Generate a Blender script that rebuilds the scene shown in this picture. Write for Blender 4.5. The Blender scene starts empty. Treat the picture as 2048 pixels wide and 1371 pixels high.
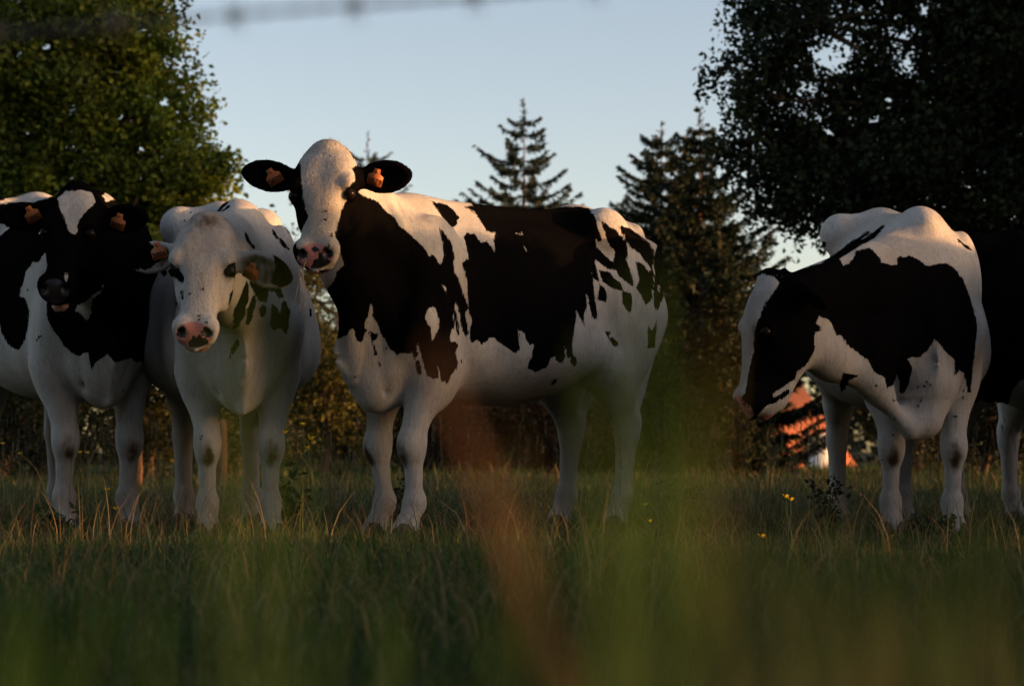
import bpy, math, random
import numpy as np
import openvdb
from mathutils import Vector, Matrix

# ------------------------------------------------------------------ camera, sky, sun
random.seed(7)
RNG = np.random.default_rng(7)
sc = bpy.context.scene
F = 4339.0            # focal length of a 50 mm lens, in photo pixels
HOR = 902.0           # row of the horizon
CAMZ = 0.35

cam = bpy.data.cameras.new('camera')
cam_ob = bpy.data.objects.new('camera', cam)
sc.collection.objects.link(cam_ob)
sc.camera = cam_ob
cam_ob.location = (0, 0, CAMZ)
cam_ob.rotation_euler = (math.pi / 2, 0, 0)
cam.sensor_width = 23.6
cam.lens = 50.0
cam.shift_y = (HOR - 685.5) / 2048.0
cam.clip_start = 0.05
cam.clip_end = 3000
cam.dof.use_dof = True
cam.dof.focus_distance = 8.9
cam.dof.aperture_fstop = 2.8

SUN_EL = math.radians(4.5)
SUN_AZ = math.radians(78)      # measured from straight behind the camera towards the right
world = bpy.data.worlds.new('World')
sc.world = world
world.use_nodes = True
wn = world.node_tree.nodes
wl = world.node_tree.links
wn.clear()
w_out = wn.new('ShaderNodeOutputWorld')
w_bg = wn.new('ShaderNodeBackground')
w_sky = wn.new('ShaderNodeTexSky')
w_sky.sky_type = 'NISHITA'
w_sky.sun_disc = False
w_sky.sun_elevation = SUN_EL
sun_dir = Vector((math.sin(SUN_AZ) * math.cos(SUN_EL), -math.cos(SUN_AZ) * math.cos(SUN_EL), math.sin(SUN_EL)))
w_sky.sun_rotation = math.atan2(sun_dir.x, sun_dir.y)
w_sky.altitude = 100
w_sky.air_density = 0.6
w_sky.dust_density = 1.5
w_sky.ozone_density = 0.25
w_bg.inputs['Strength'].default_value = 0.15
w_wb = wn.new('ShaderNodeMix')            # white balance of the whole sky
w_wb.data_type = 'RGBA'; w_wb.blend_type = 'MULTIPLY'
w_wb.inputs[0].default_value = 1.0
w_wb.inputs[7].default_value = (1.10, .99, .985, 1)
wl.new(w_sky.outputs['Color'], w_wb.inputs[6])
wl.new(w_wb.outputs[2], w_bg.inputs['Color'])
wl.new(w_bg.outputs['Background'], w_out.inputs['Surface'])

sun = bpy.data.lights.new('sun', 'SUN')
sun.energy = 3.0
sun.angle = math.radians(0.5)
sun.color = (1.0, 0.50, 0.20)
sun_ob = bpy.data.objects.new('sun', sun)
sc.collection.objects.link(sun_ob)
sun_ob.rotation_euler = sun_dir.to_track_quat('Z', 'Y').to_euler()
sun_ob.location = (20, -5, 12)

sc.view_settings.view_transform = 'Standard'
sc.view_settings.look = 'None'
sc.view_settings.gamma = 1.0
sc.view_settings.exposure = 1.2
sc.view_settings.use_curve_mapping = False
sc.cycles.use_denoising = True
sc.cycles.max_bounces = 6
sc.cycles.sample_clamp_indirect = 4.0

# ------------------------------------------------------------------ helpers
def at(px, py, Y):
    """world point seen at photo pixel (px, py), Y metres away"""
    return np.array([(px - 1024.0) / F * Y, Y, CAMZ + (HOR - py) / F * Y])

def put(px, Y):
    return (px - 1024.0) / F * Y

def ground_z(x, y):
    return 0.012 * np.sin(x * 1.7 + 0.4) * np.cos(y * 1.3) + 0.02 * np.sin(x * 0.45 + y * 0.31) * np.clip((y - 12) / 15, 0, 1)

def link(o, parent=None):
    sc.collection.objects.link(o)
    if parent is not None:
        o.parent = parent
    return o

def tag(o, label=None, cat=None, group=None, kind=None):
    if label: o['label'] = label
    if cat: o['category'] = cat
    if group: o['group'] = group
    if kind: o['kind'] = kind
    return o

def empty(name, loc, rz=0.0):
    o = bpy.data.objects.new(name, None)
    o.empty_display_size = 0.1
    o.location = loc
    o.rotation_euler = (0, 0, rz)
    return link(o)

def mesh_np(name, V, Fc, mat=None, parent=None, smooth=True, attrs=None):
    """mesh object from numpy arrays; Fc is (n,3) or (n,4), or a list of such"""
    me = bpy.data.meshes.new(name)
    V = np.asarray(V, dtype=np.float32)
    Fs = Fc if isinstance(Fc, (list, tuple)) else [Fc]
    Fs = [np.asarray(f, dtype=np.int32) for f in Fs if len(f)]
    nl = sum(f.size for f in Fs)
    npoly = sum(len(f) for f in Fs)
    me.vertices.add(len(V))
    me.vertices.foreach_set('co', V.ravel())
    me.loops.add(nl)
    me.loops.foreach_set('vertex_index', np.concatenate([f.ravel() for f in Fs]))
    me.polygons.add(npoly)
    tot = np.concatenate([np.full(len(f), f.shape[1], dtype=np.int32) for f in Fs])
    start = np.concatenate([[0], np.cumsum(tot)[:-1]]).astype(np.int32)
    me.polygons.foreach_set('loop_start', start)
    if smooth:
        me.polygons.foreach_set('use_smooth', np.ones(npoly, dtype=bool))
    me.update(calc_edges=True)
    me.validate()
    for k, a in (attrs or {}).items():
        a = np.asarray(a, dtype=np.float32)
        if a.ndim == 1:
            at_ = me.attributes.new(k, 'FLOAT', 'POINT')
            at_.data.foreach_set('value', a)
        else:
            at_ = me.attributes.new(k, 'FLOAT_COLOR', 'POINT')
            if a.shape[1] == 3:
                a = np.concatenate([a, np.ones((len(a), 1), np.float32)], 1)
            at_.data.foreach_set('color', a.ravel())
    if mat is not None:
        me.materials.append(mat)
    o = bpy.data.objects.new(name, me)
    return link(o, parent)

class MB:
    """collects tubes, boxes and lathes into one mesh"""
    def __init__(self):
        self.v, self.f3, self.f4, self.n = [], [], [], 0
    def add(self, V, f4=(), f3=()):
        self.v.append(np.asarray(V, float).reshape(-1, 3))
        if len(f4): self.f4.append(np.asarray(f4, int) + self.n)
        if len(f3): self.f3.append(np.asarray(f3, int) + self.n)
        self.n += len(self.v[-1])
    def tube(self, pts, rad, seg=6, cap=True):
        pts = np.asarray(pts, float)
        rad = np.broadcast_to(np.asarray(rad, float), (len(pts),))
        T = np.gradient(pts, axis=0)
        T /= np.linalg.norm(T, axis=1, keepdims=True) + 1e-9
        up = np.array([0, 0, 1.0]) if abs(T[0, 2]) < 0.9 else np.array([1.0, 0, 0])
        V = []
        for p, t, r in zip(pts, T, rad):
            a = np.cross(t, up); a /= np.linalg.norm(a) + 1e-9
            b = np.cross(t, a)
            for k in range(seg):
                q = 2 * math.pi * k / seg
                V.append(p + r * (math.cos(q) * a + math.sin(q) * b))
        f = []
        for i in range(len(pts) - 1):
            for k in range(seg):
                k2 = (k + 1) % seg
                f.append((i * seg + k, i * seg + k2, (i + 1) * seg + k2, (i + 1) * seg + k))
        f3 = []
        if cap:
            V.append(pts[0]); V.append(pts[-1])
            c0, c1 = len(V) - 2, len(V) - 1
            e = (len(pts) - 1) * seg
            for k in range(seg):
                k2 = (k + 1) % seg
                f3.append((c0, k2, k)); f3.append((c1, e + k, e + k2))
        self.add(V, f, f3)
    def box(self, c, s, R=None):
        c = np.asarray(c, float); s = np.asarray(s, float) / 2
        g = np.array([[x, y, z] for x in (-1, 1) for y in (-1, 1) for z in (-1, 1)]) * s
        if R is not None: g = g @ np.asarray(R).T
        self.add(g + c, [(0, 1, 3, 2), (4, 6, 7, 5), (0, 4, 5, 1), (2, 3, 7, 6), (0, 2, 6, 4), (1, 5, 7, 3)])
    def ball(self, c, r, seg=10, rings=7, R=None):
        r = np.broadcast_to(np.asarray(r, float), (3,))
        V = []
        for i in range(rings + 1):
            th = math.pi * i / rings
            for k in range(seg):
                ph = 2 * math.pi * k / seg
                V.append((math.sin(th) * math.cos(ph), math.sin(th) * math.sin(ph), math.cos(th)))
        V = np.array(V) * r
        if R is not None: V = V @ np.asarray(R).T
        f = []
        for i in range(rings):
            for k in range(seg):
                k2 = (k + 1) % seg
                f.append((i * seg + k, (i + 1) * seg + k, (i + 1) * seg + k2, i * seg + k2))
        self.add(V + np.asarray(c, float), f)
    def build(self, name, mat, parent=None, smooth=True, attrs=None):
        fs = []
        if self.f4: fs.append(np.concatenate(self.f4))
        if self.f3: fs.append(np.concatenate(self.f3))
        return mesh_np(name, np.concatenate(self.v), fs, mat, parent, smooth, attrs)

# ------------------------------------------------------------------ materials
class NT:
    def __init__(self, name):
        self.m = bpy.data.materials.new(name)
        self.m.use_nodes = True
        self.t = self.m.node_tree
        self.t.nodes.clear()
        self.out = self.t.nodes.new('ShaderNodeOutputMaterial')
        self.b = self.t.nodes.new('ShaderNodeBsdfPrincipled')
        self.t.links.new(self.b.outputs[0], self.out.inputs['Surface'])
    def n(self, typ, **kw):
        x = self.t.nodes.new('ShaderNode' + typ)
        for k, v in kw.items(): setattr(x, k, v)
        return x
    def l(self, a, b): self.t.links.new(a, b)
    def attr(self, name, out='Fac'):
        x = self.n('Attribute'); x.attribute_name = name
        return x.outputs[out]
    def math(self, op, a, b=None, clamp=False):
        x = self.n('Math', operation=op, use_clamp=clamp)
        for i, v in enumerate((a, b)):
            if v is None: continue
            if isinstance(v, (int, float)): x.inputs[i].default_value = v
            else: self.l(v, x.inputs[i])
        return x.outputs[0]
    def mix(self, fac, a, b, blend='MIX'):
        x = self.n('Mix', data_type='RGBA', blend_type=blend)
        for s, v in ((x.inputs[0], fac), (x.inputs[6], a), (x.inputs[7], b)):
            if isinstance(v, (int, float)): s.default_value = v
            elif isinstance(v, (tuple, list)): s.default_value = tuple(v) + ((1,) if len(v) == 3 else ())
            else: self.l(v, s)
        return x.outputs[2]
    def ramp(self, v, lo, hi):
        x = self.n('MapRange', interpolation_type='SMOOTHSTEP')
        self.l(v, x.inputs[0])
        x.inputs[1].default_value = lo; x.inputs[2].default_value = hi
        return x.outputs[0]
    def noise(self, scale, detail=3, vec=None, sx=(1, 1, 1), rough=0.5):
        c = self.n('TexCoord')
        mp = self.n('Mapping'); mp.inputs['Scale'].default_value = sx
        self.l(vec if vec is not None else c.outputs['Object'], mp.inputs[0])
        x = self.n('TexNoise'); x.inputs['Scale'].default_value = scale
        x.inputs['Detail'].default_value = detail; x.inputs['Roughness'].default_value = rough
        self.l(mp.outputs[0], x.inputs['Vector'])
        return x.outputs['Fac']
    def bump(self, h, dist=0.01, strength=1.0):
        x = self.n('Bump'); x.inputs['Distance'].default_value = dist; x.inputs['Strength'].default_value = strength
        self.l(h, x.inputs['Height']); self.l(x.outputs[0], self.b.inputs['Normal'])
    def set(self, **kw):
        for k, v in kw.items():
            s = self.b.inputs[k.replace('_', ' ')]
            if isinstance(v, (int, float)): s.default_value = v
            elif isinstance(v, (tuple, list)): s.default_value = tuple(v) + ((1,) if len(v) == 3 else ())
            else: self.l(v, s)
        return self

def simple_mat(name, col, rough=0.7, var=0.25, scale=30, spec=0.3):
    m = NT(name)
    nz = m.noise(scale, 4)
    c = m.mix(nz, tuple(x * (1 - var) for x in col), tuple(min(1, x * (1 + var)) for x in col))
    m.set(Base_Color=c, Roughness=rough, Specular_IOR_Level=spec)
    m.bump(nz, 0.004)
    return m.m
# ------------------------------------------------------------------ ground
def leaf_material(name, trans=0.35, rough=0.6, spec=0.25):
    m = NT(name)
    c = m.attr('tint', 'Color')
    nz = m.noise(8, 2)
    c = m.mix(m.math('MULTIPLY', nz, 0.35), c, (0.0, 0.0, 0.0))
    m.set(Base_Color=c, Roughness=rough, Specular_IOR_Level=spec)
    t = m.n('BsdfTranslucent')
    m.l(c, t.inputs['Color'])
    x = m.n('MixShader'); x.inputs[0].default_value = trans
    m.l(m.b.outputs[0], x.inputs[1]); m.l(t.outputs[0], x.inputs[2])
    m.l(x.outputs[0], m.out.inputs['Surface'])
    return m.m
MAT_GRASS = leaf_material('grass_blades', 0.35)
MAT_LEAF = leaf_material('tree_leaves', 0.30)
MAT_NEEDLE = leaf_material('spruce_needles', 0.12)

def terrain(x, y):
    x = np.asarray(x, float); y = np.asarray(y, float)
    s = np.clip((y - 40) / 25, 0, 1); s = s * s * (3 - 2 * s)
    return ground_z(x, y) - 3.0 * s + 3.0 * np.clip((y - 120) / 400, 0, 1)

def make_ground():
    ys = np.concatenate([np.linspace(-12, 0, 8)[:-1], np.linspace(0, 20, 110)[:-1], np.linspace(20, 80, 70)[:-1], np.geomspace(80, 1500, 24)])
    u = np.linspace(-1, 1, 91)
    xs = np.sign(u) * (np.abs(u) ** 2.6) * 700 + u * 12
    X, Yg = np.meshgrid(xs, ys, indexing='ij')
    V = np.stack([X, Yg, terrain(X, Yg)], -1).reshape(-1, 3)
    a, b = X.shape
    I = np.arange(a * b).reshape(a, b)
    Q = np.stack([I[:-1, :-1], I[1:, :-1], I[1:, 1:], I[:-1, 1:]], -1).reshape(-1, 4)
    m = NT('pasture_soil')
    n1 = m.noise(1.3, 5); n2 = m.noise(24, 4)
    c = m.mix(n1, (0.016, 0.022, 0.008), (0.030, 0.026, 0.012))
    c = m.mix(m.math('MULTIPLY', n2, 0.6), c, (0.012, 0.012, 0.006))
    m.set(Base_Color=c, Roughness=0.95, Specular_IOR_Level=0.1)
    m.bump(n2, 0.03)
    o = mesh_np('pasture', V, Q, m.m)
    tag(o, kind='structure')
make_ground()

# ------------------------------------------------------------------ foliage builders
MAT_BARK = simple_mat('bark', (0.11, 0.075, 0.05), 0.9, 0.45, 22, 0.1)
MAT_BARK_RED = simple_mat('spruce_bark', (0.16, 0.085, 0.05), 0.9, 0.4, 22, 0.1)

def rand_dirs(n, rng):
    v = rng.normal(size=(n, 3))
    return v / np.linalg.norm(v, axis=1, keepdims=True)

def leaf_quads(P, size, rng, tint, flat=0.0, jitter=.35, aspect=.62):
    """one folded leaf (4 corners, 2 triangles) at every point"""
    n = len(P)
    a = rand_dirs(n, rng)
    if flat: a[:, 2] *= (1 - flat); a /= np.linalg.norm(a, axis=1, keepdims=True)
    b = np.cross(a, rand_dirs(n, rng)); b /= np.linalg.norm(b, axis=1, keepdims=True) + 1e-9
    c = np.cross(a, b)
    s = (size * (1 + rng.uniform(-jitter, jitter, n)))[:, None]
    v0 = P - a * s * .5
    v1 = P + b * s * .5 * aspect + c * s * .10
    v2 = P + a * s * .5
    v3 = P - b * s * .5 * aspect + c * s * .10
    V = np.stack([v0, v1, v2, v3], 1).reshape(-1, 3)
    Q = np.arange(4 * n).reshape(n, 4)
    return V, Q, np.repeat(tint, 4, 0)

def broad_tree(name, label, base, lobes, trunk_r, n_clusters, per, leaf, seed, tintA, tintB, group=None, cat='tree', holes=(), cl_r=.45, trunk_h=None, limbs=True, kind=None):
    """lobes: (cx, cy, cz, rx, ry, rz) in world metres; leaf sprays sit on twigs that grow from the limbs"""
    rng = np.random.default_rng(seed)
    root = empty(name, base)
    tag(root, label, cat, group)
    base = np.asarray(base, float)
    L = np.asarray(lobes, float)
    vol = L[:, 3] * L[:, 4] * L[:, 5]
    pxl = 1024 + L[:, 0] / np.maximum(L[:, 1], 1) * F; rpx = L[:, 3] / np.maximum(L[:, 1], 1) * F
    wt = vol ** .8 * np.where((pxl - rpx > 2060) | (pxl + rpx < -20) | ((L[:, 2] - L[:, 5] - CAMZ) / np.maximum(L[:, 1], 1) * F > HOR + 20), .35, 1.0)
    k = rng.choice(len(L), n_clusters, p=wt / wt.sum())
    d = rand_dirs(n_clusters, rng)
    r = rng.uniform(.25, .97, n_clusters) ** (1 / 2.0)
    C = L[k, :3] + d * r[:, None] * L[k, 3:]
    C = C[C[:, 2] > base[2] + .12]
    n = len(C)
    # sprays
    out = []
    tints = []
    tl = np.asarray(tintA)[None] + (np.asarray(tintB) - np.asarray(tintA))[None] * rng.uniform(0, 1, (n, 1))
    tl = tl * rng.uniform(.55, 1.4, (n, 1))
    cr = cl_r * rng.uniform(.55, 1.35, n)
    g = np.clip(rng.normal(size=(n, per, 3)), -1.35, 1.35) * .5
    sq = np.array([1, 1, .62])
    tilt = rand_dirs(n, rng)
    g = g * sq
    P = C[:, None, :] + g * cr[:, None, None] + tilt[:, None, :] * (g[:, :, :1] * cr[:, None, None] * .5)
    P = P.reshape(-1, 3)
    T = np.repeat(tl, per, 0) * rng.uniform(.65, 1.4, (n * per, 1))
    keep = np.ones(len(P), bool)
    for hx, hy, hr in holes:      # see-through gaps between the limbs
        q = at(hx, hy, 1.0); q = q - np.array([0, 0, CAMZ])
        D = P - np.array([0, 0, CAMZ])
        s = D[:, 1:2]
        off = D - q[None] * s
        keep &= np.hypot(off[:, 0], off[:, 2]) > hr * s[:, 0] / F * rng.uniform(.1, 1.9, len(P))
    P, T = P[keep], T[keep]
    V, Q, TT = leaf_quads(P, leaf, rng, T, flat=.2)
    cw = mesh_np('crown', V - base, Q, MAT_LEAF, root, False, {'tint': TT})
    # trunk and limbs
    b = MB()
    top = L[:, 2].max() if trunk_h is None else base[2] + trunk_h
    ctr = (L[:, :2] * vol[:, None]).sum(0) / vol.sum()
    zz = np.linspace(0, 1, 7)
    tp = np.stack([(ctr[0] - base[0]) * zz + .08 * np.sin(zz * 5), (ctr[1] - base[1]) * zz + .08 * np.cos(zz * 4) - .08, (top - base[2]) * zz], 1)
    b.tube(tp, trunk_r * (1 - .82 * zz) + trunk_r * .35 * np.exp(-zz * 14), 9)
    b.build('trunk', MAT_BARK, root)
    if limbs:
        lb = MB()
        for i in range(len(L)):
            lc = L[i, :3] - base
            j = np.clip((lc[2] - L[i, 5] * .7) / max(top - base[2], .1), .12, .9)
            st = np.array([np.interp(j, zz, tp[:, q]) for q in range(3)])
            m_ = (st + lc) / 2 + np.array([0, 0, -.15 * L[i, 5]]) + rng.normal(size=3) * .15
            r0 = trunk_r * .42 * (1 - .5 * j)
            tt = np.linspace(0, 1, 6)[:, None]
            pts = (1 - tt) ** 2 * st + 2 * tt * (1 - tt) * m_ + tt ** 2 * lc
            pts = pts + np.sin(tt * 9 + i) * np.array([[.03, .05, .09]]) * (1 - tt)
            lb.tube(pts, np.linspace(r0 * .55, r0 * .12, 6), 6)
            sel = np.where(k[:0] == i)[0]
        # twigs run from the nearest limb towards each spray
        nodes = []
        for i in range(len(L)):
            nodes.append(L[i, :3] - base)
        nodes = np.array(nodes)
        pick = rng.permutation(n)[:min(n, 260)]
        for q in pick:
            c = C[q] - base
            e = nodes[np.argmin(((nodes - c) ** 2).sum(1))]
            m_ = (c + e) / 2 + rng.normal(size=3) * .12
            tt = np.linspace(0, 1, 4)[:, None]
            lb.tube((1 - tt) ** 2 * e + 2 * tt * (1 - tt) * m_ + tt ** 2 * c, np.linspace(trunk_r * .10, trunk_r * .02, 4), 4, False)
        lb.build('limbs', MAT_BARK, root)
    return root

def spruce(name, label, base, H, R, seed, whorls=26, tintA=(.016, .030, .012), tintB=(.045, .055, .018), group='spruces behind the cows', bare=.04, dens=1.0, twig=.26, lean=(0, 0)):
    rng = np.random.default_rng(seed)
    root = empty(name, base)
    tag(root, label, 'tree', group)
    b = MB()
    zz = np.linspace(0, 1, 8)
    tp = np.stack([lean[0] * zz ** 2, lean[1] * zz ** 2, H * zz], 1)
    b.tube(tp, np.maximum(H * .014 * (1 - zz), .006), 8)
    b.build('trunk', MAT_BARK_RED, root)
    P, Dr, Ln, Tn = [], [], [], []
    bb = MB()
    for w in range(whorls):
        f = (w + rng.uniform(-.2, .2)) / whorls
        f = np.clip(f, 0, 1)
        z = H * (bare + (1 - bare - .035) * (f ** .92))
        u = 1 - z / H
        rad = R * (u ** .82) * rng.uniform(.75, 1.12) + .03
        nb = int(rng.integers(4, 7) + 4 * u)
        a0 = rng.uniform(0, 6.28)
        for k in range(nb):
            a = a0 + 6.283 * k / nb + rng.uniform(-.25, .25)
            l = rad * rng.uniform(.62, 1.15)
            droop = (.30 * u + .02) * l
            rise = (.18 * (1 - u) + .10) * l
            s = np.linspace(0, 1, 5)
            hd = np.array([math.cos(a), math.sin(a), 0])
            cx = np.interp(z, tp[:, 2], tp[:, 0]); cy = np.interp(z, tp[:, 2], tp[:, 1])
            pts = np.array([cx, cy, z]) + s[:, None] * hd * l + np.stack([0 * s, 0 * s, -droop * np.sin(s * 2.0) + (rise + .12 * l) * s ** 2.4], 1)
            bb.tube(pts, np.linspace(.010 + .006 * u * H / 6, .003, 5), 4, False)
            nt = max(9, int(62 * l * dens))
            q = rng.uniform(.08, 1, nt) ** .75
            c = np.stack([np.interp(q, s, pts[:, i]) for i in range(3)], 1)
            side = rng.choice([-1, 1], nt)
            sd = np.array([-hd[1], hd[0], 0])
            tl = twig * (1.15 - .75 * q) * rng.uniform(.5, 1.2, nt) * (0.45 + .7 * l / max(R, .1))
            td = hd * rng.uniform(.35, .9, nt)[:, None] + sd * (side * rng.uniform(.3, 1, nt))[:, None] + np.array([0, 0, 1.0]) * rng.uniform(-.75, .12, nt)[:, None]
            td /= np.linalg.norm(td, axis=1, keepdims=True)
            P.append(c); Dr.append(td); Ln.append(tl)
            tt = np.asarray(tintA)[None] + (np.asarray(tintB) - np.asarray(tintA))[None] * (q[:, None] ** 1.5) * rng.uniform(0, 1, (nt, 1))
            Tn.append(tt)
    # leader
    m_ = 14
    P.append(np.stack([np.full(m_, tp[-1, 0]), np.full(m_, tp[-1, 1]), H * rng.uniform(.93, 1, m_)], 1)); dd = rand_dirs(m_, rng); dd[:, 2] = abs(dd[:, 2]) + .5
    Dr.append(dd / np.linalg.norm(dd, axis=1, keepdims=True)); Ln.append(np.full(m_, .09)); Tn.append(np.tile(np.asarray(tintB)[None], (m_, 1)))
    P, Dr, Ln, Tn = (np.concatenate(x) for x in (P, Dr, Ln, Tn))
    bb.build('branches', MAT_BARK_RED, root)
    # each twig is a bottle brush of short needle sprays: 7 narrow blades
    Vs, Ts = [], []
    n = len(P)
    for j in range(5):
        o = P + Dr * (Ln * j / 5)[:, None]
        d2 = Dr * .9 + rand_dirs(n, rng) * .75
        d2 /= np.linalg.norm(d2, axis=1, keepdims=True)
        w = np.cross(d2, rand_dirs(n, rng)); w /= np.linalg.norm(w, axis=1, keepdims=True) + 1e-9
        l2 = (np.maximum(Ln * .55, .04) * rng.uniform(.6, 1.2, n))[:, None]; ww = (.018 + .05 * Ln)[:, None]
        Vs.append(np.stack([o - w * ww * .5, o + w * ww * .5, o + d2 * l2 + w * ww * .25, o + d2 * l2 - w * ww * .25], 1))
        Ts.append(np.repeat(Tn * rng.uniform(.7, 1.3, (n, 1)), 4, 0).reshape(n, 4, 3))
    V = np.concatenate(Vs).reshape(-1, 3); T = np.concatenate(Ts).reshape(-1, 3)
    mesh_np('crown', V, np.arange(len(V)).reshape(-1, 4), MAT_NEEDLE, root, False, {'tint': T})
    return root

GT = lambda x, y: float(terrain(x, y))
def base_at(px, Y): x = put(px, Y); return (x, Y, GT(x, Y) - .02)
def lobe(px, py, Y, rx, ry, dy=0.0):
    """crown lobe seen at pixel (px,py), radii in pixels"""
    c = at(px, py, Y + dy)
    m = (Y + dy) / F
    return (c[0], c[1], c[2], rx * m, (rx + ry) / 2 * m, ry * m)

# ------------------------------------------------------------------ trees
Y = 26.0
broad_tree('oak_tree', 'big leafy tree at left lit warm by low sun', base_at(-40, Y),
    [lobe(60, 60, Y, 260, 170, 0), lobe(170, 120, Y, 170, 150, -.5), lobe(120, 330, Y, 280, 170, .3), lobe(320, 330, Y, 150, 130, 0), lobe(270, 215, Y, 120, 90, 0), lobe(388, 400, Y, 75, 100, .2),
     lobe(255, 30, Y, 95, 110, 0), lobe(350, 172, Y, 42, 30, 0), lobe(405, 215, Y, 28, 40, 0), lobe(180, 520, Y, 260, 150, .4), lobe(-120, 200, Y, 260, 320, .5), lobe(-60, 500, Y, 260, 220, .2), lobe(60, -180, Y, 260, 180, .3),
     lobe(-100, -420, Y, 230, 200, .4), lobe(420, 520, Y, 90, 110, .3)],
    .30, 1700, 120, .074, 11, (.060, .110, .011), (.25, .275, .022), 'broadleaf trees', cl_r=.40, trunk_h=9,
    holes=[(95, 95, 12), (36, 108, 9), (285, 62, 13), (246, 235, 12), (90, 172, 11), (58, 268, 10), (284, 296, 11), (148, 222, 9), (330, 205, 10)])
Y = 22.0
broad_tree('oak_tree', 'big dark tree at upper right with sky showing through its crown', base_at(2330, Y),
    [lobe(1640, 50, Y, 170, 110, 0), lobe(1500, 40, Y, 80, 50, .3), lobe(1560, 200, Y, 95, 90, -.2), lobe(1740, 260, Y, 190, 130, .4), lobe(1580, 330, Y, 110, 100, .2), lobe(1900, 120, Y, 200, 200, 0), lobe(1900, 380, Y, 230, 140, -.4), lobe(1700, 420, Y, 130, 70, .2),
     lobe(2150, 60, Y, 300, 320, .4), lobe(2250, 380, Y, 280, 230, 0), lobe(2500, -100, Y, 380, 420, 0), lobe(2150, -260, Y, 420, 260, .3), lobe(1820, -120, Y, 240, 130, 0), lobe(2650, 320, Y, 300, 250, 0), lobe(1480, 150, Y, 50, 60, 0), lobe(1500, 280, Y, 60, 60, 0), lobe(1640, 330, Y, 120, 90, 0), lobe(1760, 400, Y, 150, 90, -.3), lobe(1530, 430, Y, 60, 40, .4), lobe(1960, 455, Y, 160, 60, -.3)],
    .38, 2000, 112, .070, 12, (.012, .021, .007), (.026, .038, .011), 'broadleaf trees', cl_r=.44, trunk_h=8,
    holes=[(1645, 105, 30), (1668, 120, 26), (1690, 95, 20), (1800, 75, 26), (1815, 130, 24), (1780, 205, 20), (1610, 180, 14), (1750, 240, 12), (1660, 265, 12), (1545, 455, 26), (1560, 500, 22), (2005, 490, 22), (2030, 460, 20), (1640, 240, 10), (1850, 20, 10)])
spruce('spruce_tree', 'slender spruce whose open tip rises against the sky above the back of the middle cow', base_at(1048, 38), 6.55, 2.9, 21, 27, dens=1.6)
spruce('spruce_tree', 'small far spruce tip just right of the head of the middle cow', base_at(735, 50), 8.75, 4.2, 22, 26, tintA=(.022, .038, .016), dens=1.3)
spruce('spruce_tree', 'tiny distant spruce tip over the shoulder of the middle cow', base_at(812, 56), 9.6, 1.9, 23, 22, tintA=(.022, .038, .016), dens=.6)
spruce('spruce_tree', 'tall dark spruce behind the rump of the middle cow', base_at(1322, 33), 5.4, 2.6, 24, 34, dens=2.0)
spruce('spruce_tree', 'taller spruce standing against the big dark tree at right', base_at(1400, 31), 5.25, 2.3, 25, 34, dens=2.0)
spruce('spruce_tree', 'bushy spruce between the rump of the middle cow and the house', base_at(1440, 29), 3.3, .80, 26, 24, dens=2.0)
spruce('spruce_tree', 'low young spruce with wide boughs in front of the orange roof', base_at(1462, 26), 1.10, .62, 27, 13, dens=2.6, twig=.13, tintA=(.024, .036, .010), tintB=(.07, .07, .016))
spruce('spruce_tree', 'young spruce behind the hind legs of the middle cow', base_at(1330, 27), 1.7, .85, 28, 14, dens=2.2, twig=.14, tintA=(.024, .036, .010), tintB=(.07, .07, .016))

# shrubs and hedge bushes along the far side of the pasture
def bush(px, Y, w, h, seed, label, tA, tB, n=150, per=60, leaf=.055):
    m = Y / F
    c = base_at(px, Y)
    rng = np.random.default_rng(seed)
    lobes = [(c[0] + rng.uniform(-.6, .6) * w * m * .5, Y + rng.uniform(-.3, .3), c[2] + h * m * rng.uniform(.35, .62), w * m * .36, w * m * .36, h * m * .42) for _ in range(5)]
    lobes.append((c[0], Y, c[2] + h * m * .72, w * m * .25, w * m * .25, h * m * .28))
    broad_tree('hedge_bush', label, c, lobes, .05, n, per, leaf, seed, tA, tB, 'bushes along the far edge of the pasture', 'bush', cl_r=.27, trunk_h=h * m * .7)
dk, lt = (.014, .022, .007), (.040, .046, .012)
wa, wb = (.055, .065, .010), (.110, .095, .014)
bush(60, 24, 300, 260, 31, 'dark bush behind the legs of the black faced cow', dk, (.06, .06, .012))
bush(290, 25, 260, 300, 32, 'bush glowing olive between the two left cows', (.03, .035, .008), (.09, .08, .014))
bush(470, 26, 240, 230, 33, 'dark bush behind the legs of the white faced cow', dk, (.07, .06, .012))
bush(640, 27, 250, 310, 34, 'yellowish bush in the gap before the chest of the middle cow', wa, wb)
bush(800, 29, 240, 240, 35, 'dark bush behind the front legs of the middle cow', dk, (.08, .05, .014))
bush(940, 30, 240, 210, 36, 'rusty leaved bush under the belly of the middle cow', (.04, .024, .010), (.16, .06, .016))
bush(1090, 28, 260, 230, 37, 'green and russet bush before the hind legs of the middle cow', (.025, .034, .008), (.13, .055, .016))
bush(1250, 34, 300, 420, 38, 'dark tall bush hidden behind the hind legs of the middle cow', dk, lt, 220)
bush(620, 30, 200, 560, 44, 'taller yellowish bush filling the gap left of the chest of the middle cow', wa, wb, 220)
bush(1370, 37, 330, 560, 45, 'tall dark bush behind the spruces right of the middle cow', dk, lt, 320)
bush(1400, 34, 200, 300, 39, 'dark bush under the spruces right of the middle cow', dk, (.06, .055, .012))
bush(1830, 30, 340, 380, 40, 'dark bush behind the legs of the right cow', dk, lt, 240)
bush(1815, 33, 180, 280, 43, 'dark bush seen between the legs of the right cow', dk, lt, 260)
bush(1960, 27, 300, 330, 41, 'dark bush between the two right cows', dk, (.06, .045, .012), 200)
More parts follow.
